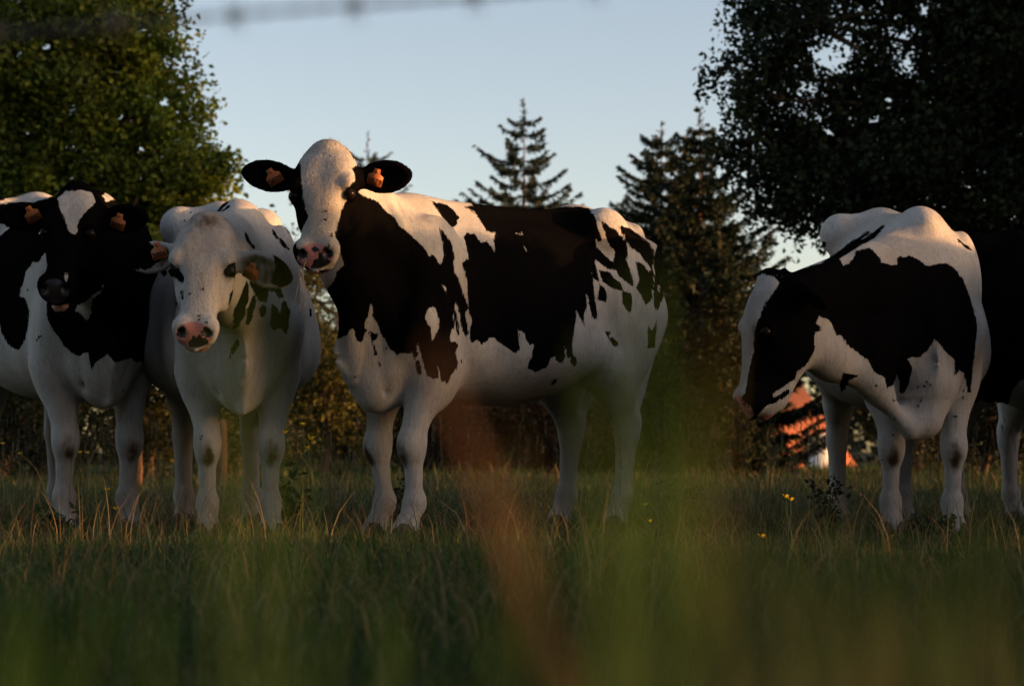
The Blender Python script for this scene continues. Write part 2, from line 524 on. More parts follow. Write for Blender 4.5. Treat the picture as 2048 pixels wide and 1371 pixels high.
bush(2130, 26, 340, 420, 42, 'dark bush at the right edge behind the dark cow', dk, lt, 240)
# unseen hedge added off to the right, shaped to shade cows and pasture
def hedge_top(y):
    full = np.interp(y, [0, 5.2, 7.9, 8.05, 8.15, 8.45, 8.55, 9.0, 9.3, 16], [1.9, 1.85, 1.83, 1.80, 1.60, 1.60, 1.80, 1.90, 1.92, 1.95]) + .03 * np.sin(y * 5.1) + .02 * np.sin(y * 11.0)
    low = np.where(y < 5.0, .95, .42) + .22 * np.sin(y * 3.9) + .16 * np.sin(y * 8.3 + 1)          # lowered in this stretch to let sun onto the grass
    return np.where((y > 3.2) & (y < 6.45), low, full)
def shade_hedge():
    rng = np.random.default_rng(50)
    root = empty('added_shade_hedge', (6.6, 8.5, GT(6.6, 8.5)))
    tag(root, 'unseen hedge added right of the pasture to shade the cows, lowered in one stretch to let sun through', 'hedge')
    n = 17000
    y = rng.uniform(-.2, 15.5, n); h = hedge_top(y)
    z = h * rng.uniform(0, 1, n) ** .6; x = rng.normal(0, .26, n)
    T = np.asarray(dk)[None] + (np.asarray(lt) - np.asarray(dk))[None] * rng.uniform(0, 1, (n, 1))
    V, Q, TT = leaf_quads(np.stack([x, y - 8.5, z], 1), .11, rng, T)
    mesh_np('foliage', V, Q, MAT_LEAF, root, False, {'tint': TT})
    b = MB()
    for y0, y1 in ((-.2, 3.15), (6.5, 15.5)):
        ys = np.linspace(y0, y1, 40); hs = hedge_top(ys) - .05
        A = np.stack([np.full(40, -.22), ys - 8.5, np.zeros(40)], 1); B = A + np.stack([np.full(40, .1), 0 * ys, hs], 1)
        C = A + np.stack([np.full(40, .34), 0 * ys, hs], 1); D = A + np.array([.44, 0, 0])
        V = np.stack([A, B, C, D], 1).reshape(-1, 3); q = []
        for i in range(39):
            for j in range(3): q.append((4 * i + j, 4 * i + j + 1, 4 * i + j + 5, 4 * i + j + 4))
        b.add(V, q + [(0, 1, 2, 3), (156, 159, 158, 157)])
    b.build('shade_core', MAT_BARK, root)  # solid core added so no sun leaks through the hedge
shade_hedge()

def leaf_mass(name, lobes, n, leaf, seed, tA, tB):
    rng = np.random.default_rng(seed)
    L = np.asarray(lobes, float)
    k = rng.integers(0, len(L), n)
    P = L[k, :3] + rand_dirs(n, rng) * (rng.uniform(.4, 1, n) ** .5)[:, None] * L[k, 3:] * (1 + .15 * rng.normal(size=(n, 1)))
    T = np.asarray(tA)[None] + (np.asarray(tB) - np.asarray(tA))[None] * rng.uniform(0, 1, (n, 1))
    V, Q, TT = leaf_quads(P, leaf, rng, T)
    tag(mesh_np(name, V, Q, MAT_LEAF, None, False, {'tint': TT}), kind='stuff')
rng = np.random.default_rng(61)
lob = []
for x in np.arange(-62, 66, 2.6):
    yy = 96 + rng.uniform(-4, 4); h = rng.uniform(5.2, 7.4)
    lob.append((x, yy, GT(x, yy) + h * .5, 2.4, 2.0, h * .55))
leaf_mass('far_woodland', lob, 26000, .62, 62, dk, (.035, .045, .014))
lob = []
for x in np.arange(-26, 17, 1.9):
    yy = -7 + rng.uniform(-1, 1); h = rng.uniform(9, 12) * (1.0 if x < -4 else .5)
    lob.append((x, yy, h * .5, 1.9, 1.5, h * .52))
leaf_mass('added_shade_foliage', [(15 + rng.uniform(-1, 1), yy, rng.uniform(3, 9), 1.8, 1.5, 3.0) for yy in np.arange(14.5, 20.6, .45) for _ in (0, 1)], 16000, .36, 64, dk, lt)  # unseen leaf mass added to keep the right oak in shade
leaf_mass('added_skylight_blocker', lob, 30000, .52, 63, dk, lt)  # unseen leaf mass added behind the camera to cut frontal sky light

# ------------------------------------------------------------------ house beyond the trees
def make_house():
    Yh = 72.0
    x0 = put(1450, Yh)
    gz = GT(x0, Yh)
    root = empty('house', (x0, Yh, gz), math.radians(38))
    tag(root, 'white walled house with an orange tiled roof glimpsed below the head of the right cow', 'house')
    m = NT('clay_roof')
    wv = m.n('TexWave', wave_type='BANDS', bands_direction='Z'); wv.inputs['Scale'].default_value = 9.0
    tc = m.n('TexCoord'); m.l(tc.outputs['Object'], wv.inputs['Vector'])
    c = m.mix(m.noise(3, 4), (0.26, 0.068, 0.022), (0.40, 0.115, 0.038))
    m.set(Base_Color=c, Roughness=.85); m.bump(wv.outputs['Fac'], .004)
    wall = simple_mat('house_render', (.72, .68, .62), .9, .06, 6)
    dark = simple_mat('house_timber', (.06, .045, .035), .8)
    W, D, eh, rh = 6.4, 4.6, 3.0, 2.5
    ez, rz = eh, eh + rh
    b = MB()
    b.box((0, 0, ez / 2), (W, D, ez))
    b.add([(-W / 2, -D / 2, ez), (-W / 2, D / 2, ez), (-W / 2, 0, rz), (W / 2, -D / 2, ez), (W / 2, D / 2, ez), (W / 2, 0, rz)], f3=[(0, 2, 1), (3, 4, 5)])
    b.build('wall', wall, root, False)
    b = MB()
    ov = .4
    for sg in (-1, 1):
        y0, z0 = sg * (D / 2 + ov), ez - ov * rh / (D / 2)
        V = [(-W / 2 - ov, y0, z0), (W / 2 + ov, y0, z0), (W / 2 + ov, 0, rz + .02), (-W / 2 - ov, 0, rz + .02)]
        V += [(x, y, z + .14) for x, y, z in V]
        b.add(V, [(0, 1, 2, 3), (4, 7, 6, 5), (0, 4, 5, 1), (1, 5, 6, 2), (2, 6, 7, 3), (3, 7, 4, 0)])
    rf = b.build('roof', m.m, root, False)
    b = MB(); b.box((1.2, -.2, rz + .35), (.6, .6, 1.2)); b.build('chimney', wall, rf, False)
    for xx in (-2.6, 0.4, 2.8):
        b = MB(); b.box((xx, -D / 2 - .02, 1.6), (1.1, .1, 1.3)); w = b.build('window', dark, root, False)
    b = MB(); b.tube([(-W / 2 - .4, -D / 2 - .48, ez - .38), (W / 2 + .4, -D / 2 - .48, ez - .38)], .07, 8); b.build('gutter', dark, root)
    # side wing with a sunlit white gable
    x1 = put(1645, 64); g1 = GT(x1, 64)
    r2 = empty('garden_shed', (x1, 64, g1), math.radians(52))
    tag(r2, 'small white rendered outbuilding catching the sun beside the orange roof', 'shed')
    hh = at(0, 872, 64)[2] - g1
    b = MB(); b.box((0, 0, hh / 2), (1.0, .62, hh)); b.build('wall', wall, r2, False)
    b = MB(); b.box((0, 0, hh + .04), (1.12, .72, .07)); b.build('roof_slab', wall, r2, False)
    x2 = put(1640, 50); g2 = GT(x2, 50)
    r3 = tag(empty('garden_wall', (x2, 50, g2), math.radians(35)), 'low sunlit pale wall at the edge of the field beside the right cow', 'wall')
    hh = at(0, 952, 50)[2] - g2
    b = MB(); b.box((0, 0, hh / 2), (2.2, .25, hh)); b.build('wall_body', wall, r3, False)
    b = MB(); b.box((0, 0, hh + .03), (2.28, .32, .06)); b.build('coping', wall, r3, False)
make_house()

# wooden posts catching the sun at the far fence
for px, Yp, top, w, lab in ((276, 20, 888, .07, 'short sunlit wooden post behind the black faced cow'), (443, 21, 838, .10, 'tall sunlit wooden post between the legs of the white faced cow'),
                       (1384, 22, 946, .07, 'short sunlit stump of a post under the spruces')):
    b = MB(); bs = base_at(px, Yp)
    h = at(0, top, Yp)[2] - bs[2]
    r = empty('fence_post', bs); tag(r, lab, 'post', 'posts of the far fence')
    b.tube([(0, 0, -.05), (.01, 0, h * .5), (0, 0, h - .02), (0, 0, h)], [w / 2, w / 2 * .97, w / 2 * .93, w / 2 * .7], 9)
    b.build('post_body', simple_mat('post_wood', (.17, .085, .04), .85, .3, 14), r)
# ------------------------------------------------------------------ cows: one signed-distance body each
def coat_material():
    m = NT('cow_coat')
    co = m.attr('coat')
    nz = m.noise(26, 4, sx=(1, 1, 0.30), rough=0.65)
    nf = m.noise(120, 2, sx=(1, 1, 0.22), rough=0.6)
    d = m.math('ADD', m.math('MULTIPLY', m.math('SUBTRACT', nz, 0.5), 0.024), m.math('MULTIPLY', m.math('SUBTRACT', nf, 0.5), 0.017))
    blk = m.ramp(m.math('ADD', co, d), -0.0022, 0.0022)
    big = m.noise(3.2, 4)
    streak = m.noise(70, 3, sx=(1, 1, 0.16), rough=0.7)
    white = m.mix(m.ramp(big, 0.35, 0.75), (0.53, 0.50, 0.46), (0.375, 0.33, 0.28))
    white = m.mix(m.math('MULTIPLY', m.ramp(streak, 0.42, 0.75), 0.45), white, (0.29, 0.25, 0.21))
    dirt = m.attr('dirt')
    dn = m.math('ADD', dirt, m.math('MULTIPLY', m.math('SUBTRACT', m.noise(34, 5, sx=(1, 1, 0.5)), 0.5), 0.75))
    dfac = m.math('MULTIPLY', m.ramp(dn, 0.28, 0.80), m.ramp(dirt, 0.02, 0.2))
    white = m.mix(dfac, white, (0.085, 0.052, 0.026))
    black = m.mix(streak, (0.0026, 0.0025, 0.0028), (0.0054, 0.0047, 0.0046))
    c = m.mix(blk, white, black)
    sh = m.n('CombineColor')
    for i in range(3): m.l(m.attr('shade'), sh.inputs[i])
    c = m.mix(1.0, c, sh.outputs[0], 'MULTIPLY')
    pk = m.attr('pink')
    sp = m.attr('noseblack')
    pn = m.ramp(m.math('ADD', sp, m.math('MULTIPLY', m.math('SUBTRACT', m.noise(45, 3), 0.5), 0.040)), -0.002, 0.002)
    pinkc = m.mix(m.noise(60, 3), (0.38, 0.125, 0.098), (0.55, 0.25, 0.20))
    c = m.mix(m.ramp(pk, 0.35, 0.65), c, m.mix(pn, pinkc, (0.014, 0.011, 0.011)))
    m.set(Base_Color=c, Roughness=m.mix(m.ramp(pk, .4, .6), (0.75, 0.75, 0.75), (0.42, 0.42, 0.42)), Specular_IOR_Level=m.math('MULTIPLY', m.ramp(pk, .4, .6), 0.35))
    m.b.inputs['Sheen Weight'].default_value = 0.0
    m.b.inputs['Sheen Roughness'].default_value = 0.5
    h = m.math('ADD', m.math('MULTIPLY', streak, 0.5), m.math('MULTIPLY', m.noise(9, 3, sx=(1, 1, .5)), 1.3))
    m.bump(h, 0.007, 0.8)
    return m.m
MAT_COAT = coat_material()
MAT_EYE = NT('cow_eye').set(Base_Color=(0.010, 0.006, 0.004), Roughness=0.12, Specular_IOR_Level=0.12).m
MAT_HOOF = simple_mat('hoof_horn', (0.05, 0.04, 0.03), 0.6)
MAT_TAG = simple_mat('ear_tag_plastic', (0.40, 0.115, 0.028), 0.45, 0.10, 20)
MAT_INK = simple_mat('tag_print', (0.03, 0.012, 0.008), 0.6, 0.05)
MAT_TONGUE = simple_mat('tongue_skin', (0.52, 0.24, 0.19), 0.35, 0.12, 60)

def nrm(v):
    v = np.asarray(v, float)
    return v / (np.linalg.norm(v) + 1e-12)

def dense(st, n=160):
    """smooth curve through stations (first column is the parameter)"""
    st = np.asarray(st, float)
    st = st[np.argsort(st[:, 0])]
    t = st[:, 0]
    q = np.linspace(t[0], t[-1], n)
    out = [q]
    for c in range(1, st.shape[1]):
        y = st[:, c]
        h = np.diff(t); dl = np.diff(y) / h
        m = np.zeros_like(y)
        for i in range(1, len(y) - 1):
            if dl[i - 1] * dl[i] > 0:
                w1, w2 = 2 * h[i] + h[i - 1], h[i] + 2 * h[i - 1]
                m[i] = (w1 + w2) / (w1 / dl[i - 1] + w2 / dl[i])
        m[0], m[-1] = dl[0], dl[-1]
        k = np.clip(np.searchsorted(t, q) - 1, 0, len(h) - 1)
        s = (q - t[k]) / h[k]
        out.append((2 * s**3 - 3 * s**2 + 1) * y[k] + (s**3 - 2 * s**2 + s) * h[k] * m[k] + (-2 * s**3 + 3 * s**2) * y[k + 1] + (s**3 - s**2) * h[k] * m[k + 1])
    return np.array(out)

class Cone:
    def __init__(s, a, b, ra, rb, k=0.03, g='leg', ax=None, fl=1.0, op='u'):
        s.a, s.b, s.ra, s.rb, s.k, s.g, s.op = np.asarray(a, float), np.asarray(b, float), ra, rb, k, g, op
        s.ax = None if ax is None else nrm(ax)
        s.fl = fl          # thickness along ax relative to the radius
        r = max(ra, rb) * max(1.0, fl)
        s.lo, s.hi = np.minimum(s.a, s.b) - r, np.maximum(s.a, s.b) + r
    def ev(s, P):
        ab = s.b - s.a
        ap = P - s.a
        t = np.clip((ap @ ab) / (ab @ ab + 1e-12), 0, 1)
        w = ap - t[..., None] * ab
        if s.ax is not None:
            q = w @ s.ax
            L = np.sqrt(np.maximum((w * w).sum(-1) - q * q, 0) + (q / s.fl) ** 2)
            f = min(1.0, s.fl)
            return (L - (s.ra + (s.rb - s.ra) * t)) * f
        return np.sqrt((w * w).sum(-1)) - (s.ra + (s.rb - s.ra) * t)

class Ell:
    def __init__(s, c, r, R=None, k=0.04, g='torso', op='u'):
        s.c, s.r, s.k, s.g, s.op = np.asarray(c, float), np.asarray(r, float), k, g, op
        s.R = np.eye(3) if R is None else np.asarray(R, float)   # rows are the axes
        e = np.sqrt(((s.R * s.r[:, None]) ** 2).sum(0))
        s.lo, s.hi = s.c - e, s.c + e
    def ev(s, P):
        q = (P - s.c) @ s.R.T
        k0 = np.sqrt(((q / s.r) ** 2).sum(-1))
        k1 = np.sqrt(((q / s.r ** 2) ** 2).sum(-1))
        return k0 * (k0 - 1.0) / (k1 + 1e-9)

class Loft:
    """sections along axis 0 of frame R at origin o: t, n_up, n_mid, n_dn, half width"""
    def __init__(s, o, R, st, k=0.05, g='torso', pu=2.0, pd=2.0, op='u'):
        s.o, s.R, s.k, s.g, s.op, s.pu, s.pd = np.asarray(o, float), np.asarray(R, float), k, g, op, pu, pd
        s.c = dense(st)
        t0, t1 = s.c[0][0], s.c[0][-1]
        w = s.c[4].max(); u = s.c[1].max(); dn = s.c[3].min()
        cs = np.array([s.o + np.array([t, y, z]) @ s.R for t in (t0, t1) for y in (-w, w) for z in (dn, u)])
        s.lo, s.hi = cs.min(0), cs.max(0)
    def ev(s, P):
        q = (P - s.o) @ s.R.T
        t = q[..., 0]
        tc = np.clip(t, s.c[0][0], s.c[0][-1])
        up, mid, dn, hw = (np.interp(tc, s.c[0], s.c[i]) for i in (1, 2, 3, 4))
        z = q[..., 2] - mid
        hz = np.where(z > 0, np.maximum(up - mid, .005), np.maximum(mid - dn, .005))
        p = np.where(z > 0, s.pu, s.pd)
        a = np.abs(q[..., 1]) / np.maximum(hw, .005); b = np.abs(z) / hz
        e = (a ** p + b ** p) ** (1 / p)
        # first-order distance
        r = np.sqrt(q[..., 1] ** 2 + z ** 2) + 1e-6
        d = r * (1 - 1 / np.maximum(e, 1e-3))
        d = np.maximum(d, -0.3)
        out = np.abs(t - tc)
        return np.where(out > 0, np.sqrt(np.maximum(d, 0) ** 2 + out ** 2) + np.minimum(d, 0), d)

def smin(a, b, k):
    h = np.maximum(k - np.abs(a - b), 0) / k
    return np.minimum(a, b) - h * h * k * 0.25

def sdf_mesh(prims, vox):
    PAD = 0.09
    lo = np.min([p.lo for p in prims if p.op == 'u'], 0) - 0.04
    hi = np.max([p.hi for p in prims if p.op == 'u'], 0) + 0.04
    n = np.ceil((hi - lo) / vox).astype(int) + 1
    D = np.full(n, 1.0, dtype=np.float32)
    axs = [lo[i] + vox * np.arange(n[i]) for i in range(3)]
    for p in prims:
        i0 = np.maximum(np.floor((p.lo - PAD - lo) / vox).astype(int), 0)
        i1 = np.minimum(np.ceil((p.hi + PAD - lo) / vox).astype(int) + 1, n)
        if (i1 <= i0).any(): continue
        sl = tuple(slice(a, b) for a, b in zip(i0, i1))
        G = np.stack(np.meshgrid(*[axs[i][sl[i]] for i in range(3)], indexing='ij'), -1)
        d = p.ev(G).astype(np.float32)
        if p.op == 'u': D[sl] = smin(D[sl], d, p.k)
        else: D[sl] = -smin(-D[sl], d, p.k)
    grid = openvdb.FloatGrid(1.0)
    grid.copyFromArray(np.ascontiguousarray(D))
    pts, quads = grid.convertToQuads(0.0)
    pts = np.asarray(pts, float) * vox + lo
    return pts, np.asarray(quads, int)[:, ::-1]

def poly_sd(P, poly):
    """signed distance of 2-D points to polygon, + inside"""
    poly = np.asarray(poly, float)
    A, B = poly, np.roll(poly, -1, 0)
    best = np.full(len(P), 1e9); ins = np.zeros(len(P), bool)
    for a, b in zip(A, B):
        e = b - a; w = P - a
        t = np.clip((w @ e) / (e @ e + 1e-9), 0, 1)
        d = w - t[:, None] * e
        best = np.minimum(best, (d * d).sum(1))
        c = (a[1] > P[:, 1]) != (b[1] > P[:, 1])
        if e[1] != 0:
            ins ^= c & (P[:, 0] < e[0] * (P[:, 1] - a[1]) / e[1] + a[0])
    return np.where(ins, 1, -1) * np.sqrt(best)

def zoom(poly, x0, y0, s):
    return [(x0 + x / s, y0 + y / s) for x, y in poly]

def marks(P, black, white=()):
    """coat value: positive on black hair"""
    v = np.full(len(P), -400.0)
    for q in black: v = np.maximum(v, poly_sd(P, q))
    for q in white: v = np.minimum(v, -poly_sd(P, q))
    return v

BODY = [  # x, top, mid, bottom, half width
    (.71, .86, .74, .64, .04), (.67, .98, .80, .58, .10), (.60, 1.20, .86, .55, .175), (.50, 1.345, .87, .56, .215), (.36, 1.405, .86, .56, .255),
    (.15, 1.395, .84, .56, .315), (-.10, 1.37, .82, .55, .375), (-.35, 1.375, .85, .59, .375), (-.55, 1.395, .93, .67, .305),
    (-.70, 1.405, 1.02, .75, .255), (-.86, 1.385, 1.06, .84, .215), (-.97, 1.325, 1.08, .92, .15), (-1.02, 1.25, 1.10, .99, .07)]

HEAD = [  # t, n_up (face side), n_mid, n_dn (jaw side), half width
    (-.035, -.01, -.03, -.05, .035), (-.015, .020, -.02, -.07, .072), (.03, .046, -.02, -.10, .098), (.09, .064, -.02, -.125, .114),
    (.15, .070, -.015, -.145, .118), (.21, .066, -.015, -.155, .110), (.27, .056, -.02, -.150, .093), (.33, .047, -.02, -.128, .073),
    (.38, .041, -.018, -.102, .065), (.43, .038, -.015, -.082, .067), (.47, .036, -.012, -.074, .075), (.505, .026, -.012, -.066, .076),
    (.53, .008, -.015, -.054, .066), (.545, -.008, -.02, -.04, .035)]

LX = .95
def add_fur(root, V, Q, at_, gi, hl, HR, n, S, rng, tuft):
    A, B, C, D = (V[Q[:, i]] for i in range(4))
    nr = np.cross(C - A, D - B)
    ar = np.linalg.norm(nr, axis=1)
    nr = nr / (ar[:, None] + 1e-12)
    hq = np.isin(gi[Q[:, 0]], (3, 4))
    # faces pointing away from the fence carry fewer hairs
    p = ar * np.where(hq, 2.4, 1.0)
    p = p * (at_['pink'][Q[:, 0]] < .2)
    k = rng.choice(len(Q), n, p=p / p.sum())
    u, v = rng.uniform(0, 1, (2, n, 1))
    P = A[k] * (1 - u) * (1 - v) + B[k] * u * (1 - v) + C[k] * u * v + D[k] * (1 - u) * v
    N = nr[k]
    flow = np.tile(np.array([[-.62, 0, -.78]]), (n, 1))
    hh = hq[k]
    t_ = hl[Q[k, 0], 0]
    w = np.clip((t_ - .12) / .10, -1, 1)[:, None]
    flow[hh] = (HR[0][None] * w + HR[1][None] * (hl[Q[k, 0], 1] * 6)[:, None] * (1 - np.abs(w)) + HR[2][None] * .15)[hh]
    flow = flow + rng.normal(size=(n, 3)) * np.where(hh & (t_ < .15), .75, .28)[:, None]
    flow -= (flow * N).sum(1, keepdims=True) * N
    flow /= np.linalg.norm(flow, axis=1, keepdims=True) + 1e-9
    L = np.where(hh, .013, .021) * rng.uniform(.6, 1.35, n)
    top = hh & (t_ < .06) & (gi[Q[k, 0]] == 3)
    curl = hh & (t_ < .15) & (hl[Q[k, 0], 2] > .03) & (gi[Q[k, 0]] == 3)
    L = np.where(curl, tuft * .7 * rng.uniform(.6, 1.4, n), L)
    L = np.where(top, tuft * rng.uniform(.6, 1.5, n), L)
    belly = (~hh) & (N[:, 2] > .6)
    L = np.where(belly, L * 1.25, L)
    lift = rng.uniform(.12, .60, n)[:, None]
    tip = P + (flow * np.cos(lift) + N * np.sin(lift)) * L[:, None]
    sd = np.cross(flow, N)
    W = (.0011 * rng.uniform(.6, 1.3, n))[:, None]
    R0 = P - N * .001
    Vf = np.stack([R0 - sd * W, R0 + sd * W, tip], 1).reshape(-1, 3)
    a2 = {kk: np.repeat(vv[Q[k]].mean(1), 3) for kk, vv in at_.items()}
    a2['shade'] = np.repeat(rng.uniform(.55, 1.28, n), 3)
    o = mesh_np('hair', Vf, np.arange(3 * n).reshape(n, 3), MAT_COAT, root, True, a2)
    o['kind'] = 'stuff'
def build_cow(name, label, px, Y, phi, head, feet, S=1.0, vox=0.010, belly=1.0, black=(), white=(), hblack=(), hwhite=(), pinkpoly=None,
              noseblack=(), tags=(), neck_r=1.0, dewlap=0.0, tongue=False, coat_default=None, tail=True, dirt_poll=0.0, eyes=True, chest=1.0, legblack=(), lift=0.0, rise=0.0, extra=(), nfur=80000):
    ox, oy = put(px, Y), Y
    th = phi - math.pi / 2
    c, s = math.cos(th), math.sin(th)
    R = np.array([[c, -s, 0], [s, c, 0], [0, 0, 1.0]])      # local -> world
    org = np.array([ox, oy, 0.0])
    w2l = lambda p: (np.asarray(p, float) - org) @ R
    root = empty(name, org, th)
    tag(root, label, 'cow', 'black and white cows facing the fence')
    pr = []
    # torso
    rz_ = lambda x, z: rise * np.clip((.35 - x) / .95, 0, 1) * np.clip((z - .7) / .5, 0, 1)
    st = [(x * S * LX, zt * S + lift + rz_(x, zt), zm * S + lift, zb * S + lift, hw * S * (belly if -.6 < x < .3 else (chest if x > .3 else 1))) for x, zt, zm, zb, hw in BODY]
    pr.append(Loft((0, 0, 0), np.array([[1, 0, 0], [0, 1, 0], [0, 0, 1.0]]), st, 0.05, 'torso', 1.75, 2.15))
    q = lambda x, y, z: np.array([x * S * LX, y * S, z * S + lift + rz_(x, z)])
    pr.append(Cone(q(.40, 0, 1.385), q(-.60, 0, 1.375), .030 * S, .030 * S, .10, 'torso'))
    pr.append(Cone(q(-.55, 0, 1.37), q(-.95, 0, 1.335), .035 * S, .040 * S, .08, 'torso'))
    pr.append(Ell(q(.42, 0, 1.355), np.array((.17, .075, .07)) * S, None, .08, 'torso'))
    for sg in (-1, 1):
        pr.append(Ell(q(-.58, sg * .215, 1.315), np.array((.10, .055, .055)) * S, None, .10, 'torso'))       # hip bone
        pr.append(Ell(q(-.96, sg * .105, 1.22), np.array((.06, .045, .06)) * S, None, .07, 'torso'))         # pin bone
        pr.append(Cone(q(-.60, sg * .20, 1.30), q(-.95, sg * .10, 1.22), .05 * S, .045 * S, .08, 'torso'))
        pr.append(Ell(q(.40, sg * .185 * chest, 1.06), np.array((.16, .085, .28)) * S, None, .06, 'torso'))         # shoulder blade
        pr.append(Ell(q(.54, sg * .155 * chest, .90), np.array((.09, .075, .12)) * S, None, .08, 'torso'))          # point of shoulder
        pr.append(Ell(q(-.74, sg * .165, .98), np.array((.20, .115, .29)) * S, None, .065, 'torso'))          # thigh
        pr.append(Cone(q(-.42, sg * .30, .78), q(-.60, sg * .22, .70), .05 * S, .05 * S, .12, 'torso'))      # flank fold
    pr.append(Cone(q(-.58, -.19, 1.345), q(-.58, .19, 1.345), .050 * S, .050 * S, .12, 'torso'))
    for sg in (-1, 1):       # hollows: flank, behind the shoulder, in front of it
        pr.append(Ell(q(-.40, sg * .385, 1.17), np.array((.15, .060, .12)) * S, None, .12, 'torso', 's'))
        pr.append(Ell(q(.17, sg * .365 * belly, .90), np.array((.05, .045, .26)) * S, None, .09, 'torso', 's'))
        pr.append(Ell(q(.62, sg * .215, 1.04), np.array((.06, .055, .20)) * S, None, .08, 'torso', 's'))
        pr.append(Cone(q(-.50, sg * .33, 1.00), q(-.58, sg * .30, .80), .035 * S, .03 * S, .08, 'torso', op='s'))
        pr.append(Cone(q(.66, sg * .105, .86), q(.60, sg * .082, .60), .022 * S, .026 * S, .045, 'torso', op='s'))
    # brisket
    pr.append(Cone(q(.64, 0, .78), q(.57, 0, .60), .095 * S, .075 * S, .10, 'torso', (0, 1, 0), .8))
    if dewlap:
        pr.append(Cone(q(.735, 0, .90), q(.655, 0, .60 - dewlap), .050 * S, .030 * S, .035, 'torso', (0, 1, 0), .45))
    # legs: feet give (dx, dy) of each hoof: front right/left, hind right/left
    knees = []
    for i, (sg, front) in enumerate(((-1, 1), (1, 1), (-1, 0), (1, 0))):
        fx, fy = feet[i]
        if front:
            foot = np.array([.43 * S + fx, sg * .135 * S + fy, 0.0])
            gz = float(ground_z(*(org + R @ foot)[:2])); foot[2] = gz
            kn = np.array([(.43 * S + foot[0]) / 2 + .01, (sg * .140 * S + foot[1]) / 2, .375 * S])
            el = q(.40, sg * .165, .70)
            sh = q(.49, sg * .165, .88)
            pr += [Cone(sh, el, .105 * S, .098 * S, .07, 'leg'),
                   Cone(el, kn + (0, 0, .05), .088 * S, .052 * S, .06, 'leg'),
                   Ell(el + (-.02, sg * .01, -.05), np.array((.085, .06, .12)) * S, None, .06, 'leg'),
                   Ell(kn, np.array((.060, .057, .080)) * S, None, .035, 'leg'),
                   Ell(kn + (.022, 0, -.005), np.array((.045, .048, .055)) * S, None, .03, 'leg'),
                   Cone(kn + (0, 0, -.05), foot + (-.02, 0, .17 * S), .041 * S, .035 * S, .03, 'leg'),
                   Ell(foot + (-.02, 0, .135 * S), np.array((.047, .047, .05)) * S, None, .035, 'leg'),
                   Cone(foot + (-.02, 0, .13 * S), foot + (.02, 0, .05), .041 * S, .046 * S, .03, 'leg'),
                   Ell(foot + (.025, 0, .025), np.array((.065, .055, .045)) * S, None, .02, 'leg')]
            knees.append(kn)
        else:
            foot = np.array([-.82 * S * LX + fx, sg * .165 * S + fy, 0.0])
            gz = float(ground_z(*(org + R @ foot)[:2])); foot[2] = gz
            hk = np.array([foot[0] - .055 * S, (sg * .165 * S + foot[1]) / 2, .46 * S])
            stf = q(-.56, sg * .20, .74)
            hp = q(-.72, sg * .155, 1.0)
            pr += [Cone(hp, stf, .13 * S, .105 * S, .08, 'leg'),
                   Cone(q(-.84, sg * .15, .95), hk + (.05, 0, .16), .13 * S, .074 * S, .08, 'leg'),
                   Cone(stf + (-.03, -sg * .01, -.02), hk + (.035, 0, .05), .098 * S, .056 * S, .07, 'leg'),
                   Cone(q(-.93, sg * .13, .80), hk + (-.035, 0, .03), .04 * S, .020 * S, .05, 'leg', (0, 1, 0), .7),
                   Ell(hk + (.0, 0, -.005), np.array((.066, .050, .085)) * S, None, .04, 'leg'),
                   Ell(hk + (-.04, 0, .025), np.array((.028, .028, .045)) * S, None, .03, 'leg'),
                   Cone(hk + (.005, 0, -.05), foot + (-.03, 0, .17 * S), .048 * S, .039 * S, .04, 'leg'),
                   Ell(foot + (-.025, 0, .135 * S), np.array((.049, .046, .05)) * S, None, .035, 'leg'),
                   Cone(foot + (-.025, 0, .13 * S), foot + (.015, 0, .05), .041 * S, .046 * S, .03, 'leg'),
                   Ell(foot + (.02, 0, .025), np.array((.065, .055, .045)) * S, None, .02, 'leg')]
        b = MB()
        for hs in (-1, 1):
            b.ball(foot + (.045, hs * .029 * S, .012), np.array((.062, .031, .045)) * S, 8, 6)
        b.build('hoof', MAT_HOOF, root)
    # tail
    if tail:
        pts = [q(-.95, 0, 1.33), q(-1.025, 0, 1.27), q(-1.045, .005, 1.12), q(-1.04, .01, .92), q(-1.02, .015, .76)]
        rr = [.05, .034, .027, .022, .026]
        for i in range(4):
            pr.append(Cone(pts[i], pts[i + 1], rr[i] * S, rr[i + 1] * S, .03, 'torso'))
        pr.append(Cone(pts[4], q(-1.0, .02, .60), .028 * S, .012 * S, .03, 'torso'))
    # neck and head
    poll = w2l(head['poll'])
    HS = head.get('size', 1.0) * S
    d = nrm(R.T @ nrm(head['d'])); nn = R.T @ nrm(head['n'])
    nn = nrm(nn - (nn @ d) * d)
    ss = np.cross(nn, d)            # towards the cow's left side (viewer's right on a cow that faces us)
    HR = np.array([d, ss, nn])
    HW = head.get('wid', 1.0)
    HD = head.get('dep', 1.0)
    hp_ = lambda t, y, n: poll + (np.array([t, y * HW, n * HD]) * HS) @ HR
    ncr = neck_r
    top0, top1 = q(.42, 0, 1.27), hp_(.03, 0, -.07)
    midt = (top0 + top1) / 2 + np.array([0.02, 0, .01])
    lo0, lo1 = q(.60, 0, .95), hp_(.15, 0, -.13)
    midl = (lo0 + lo1) / 2 + np.array(head.get('sag', (0, 0, -.03)))
    c0, c1 = q(.50, 0, 1.12), hp_(.09, 0, -.10)
    midc = (c0 + c1) / 2
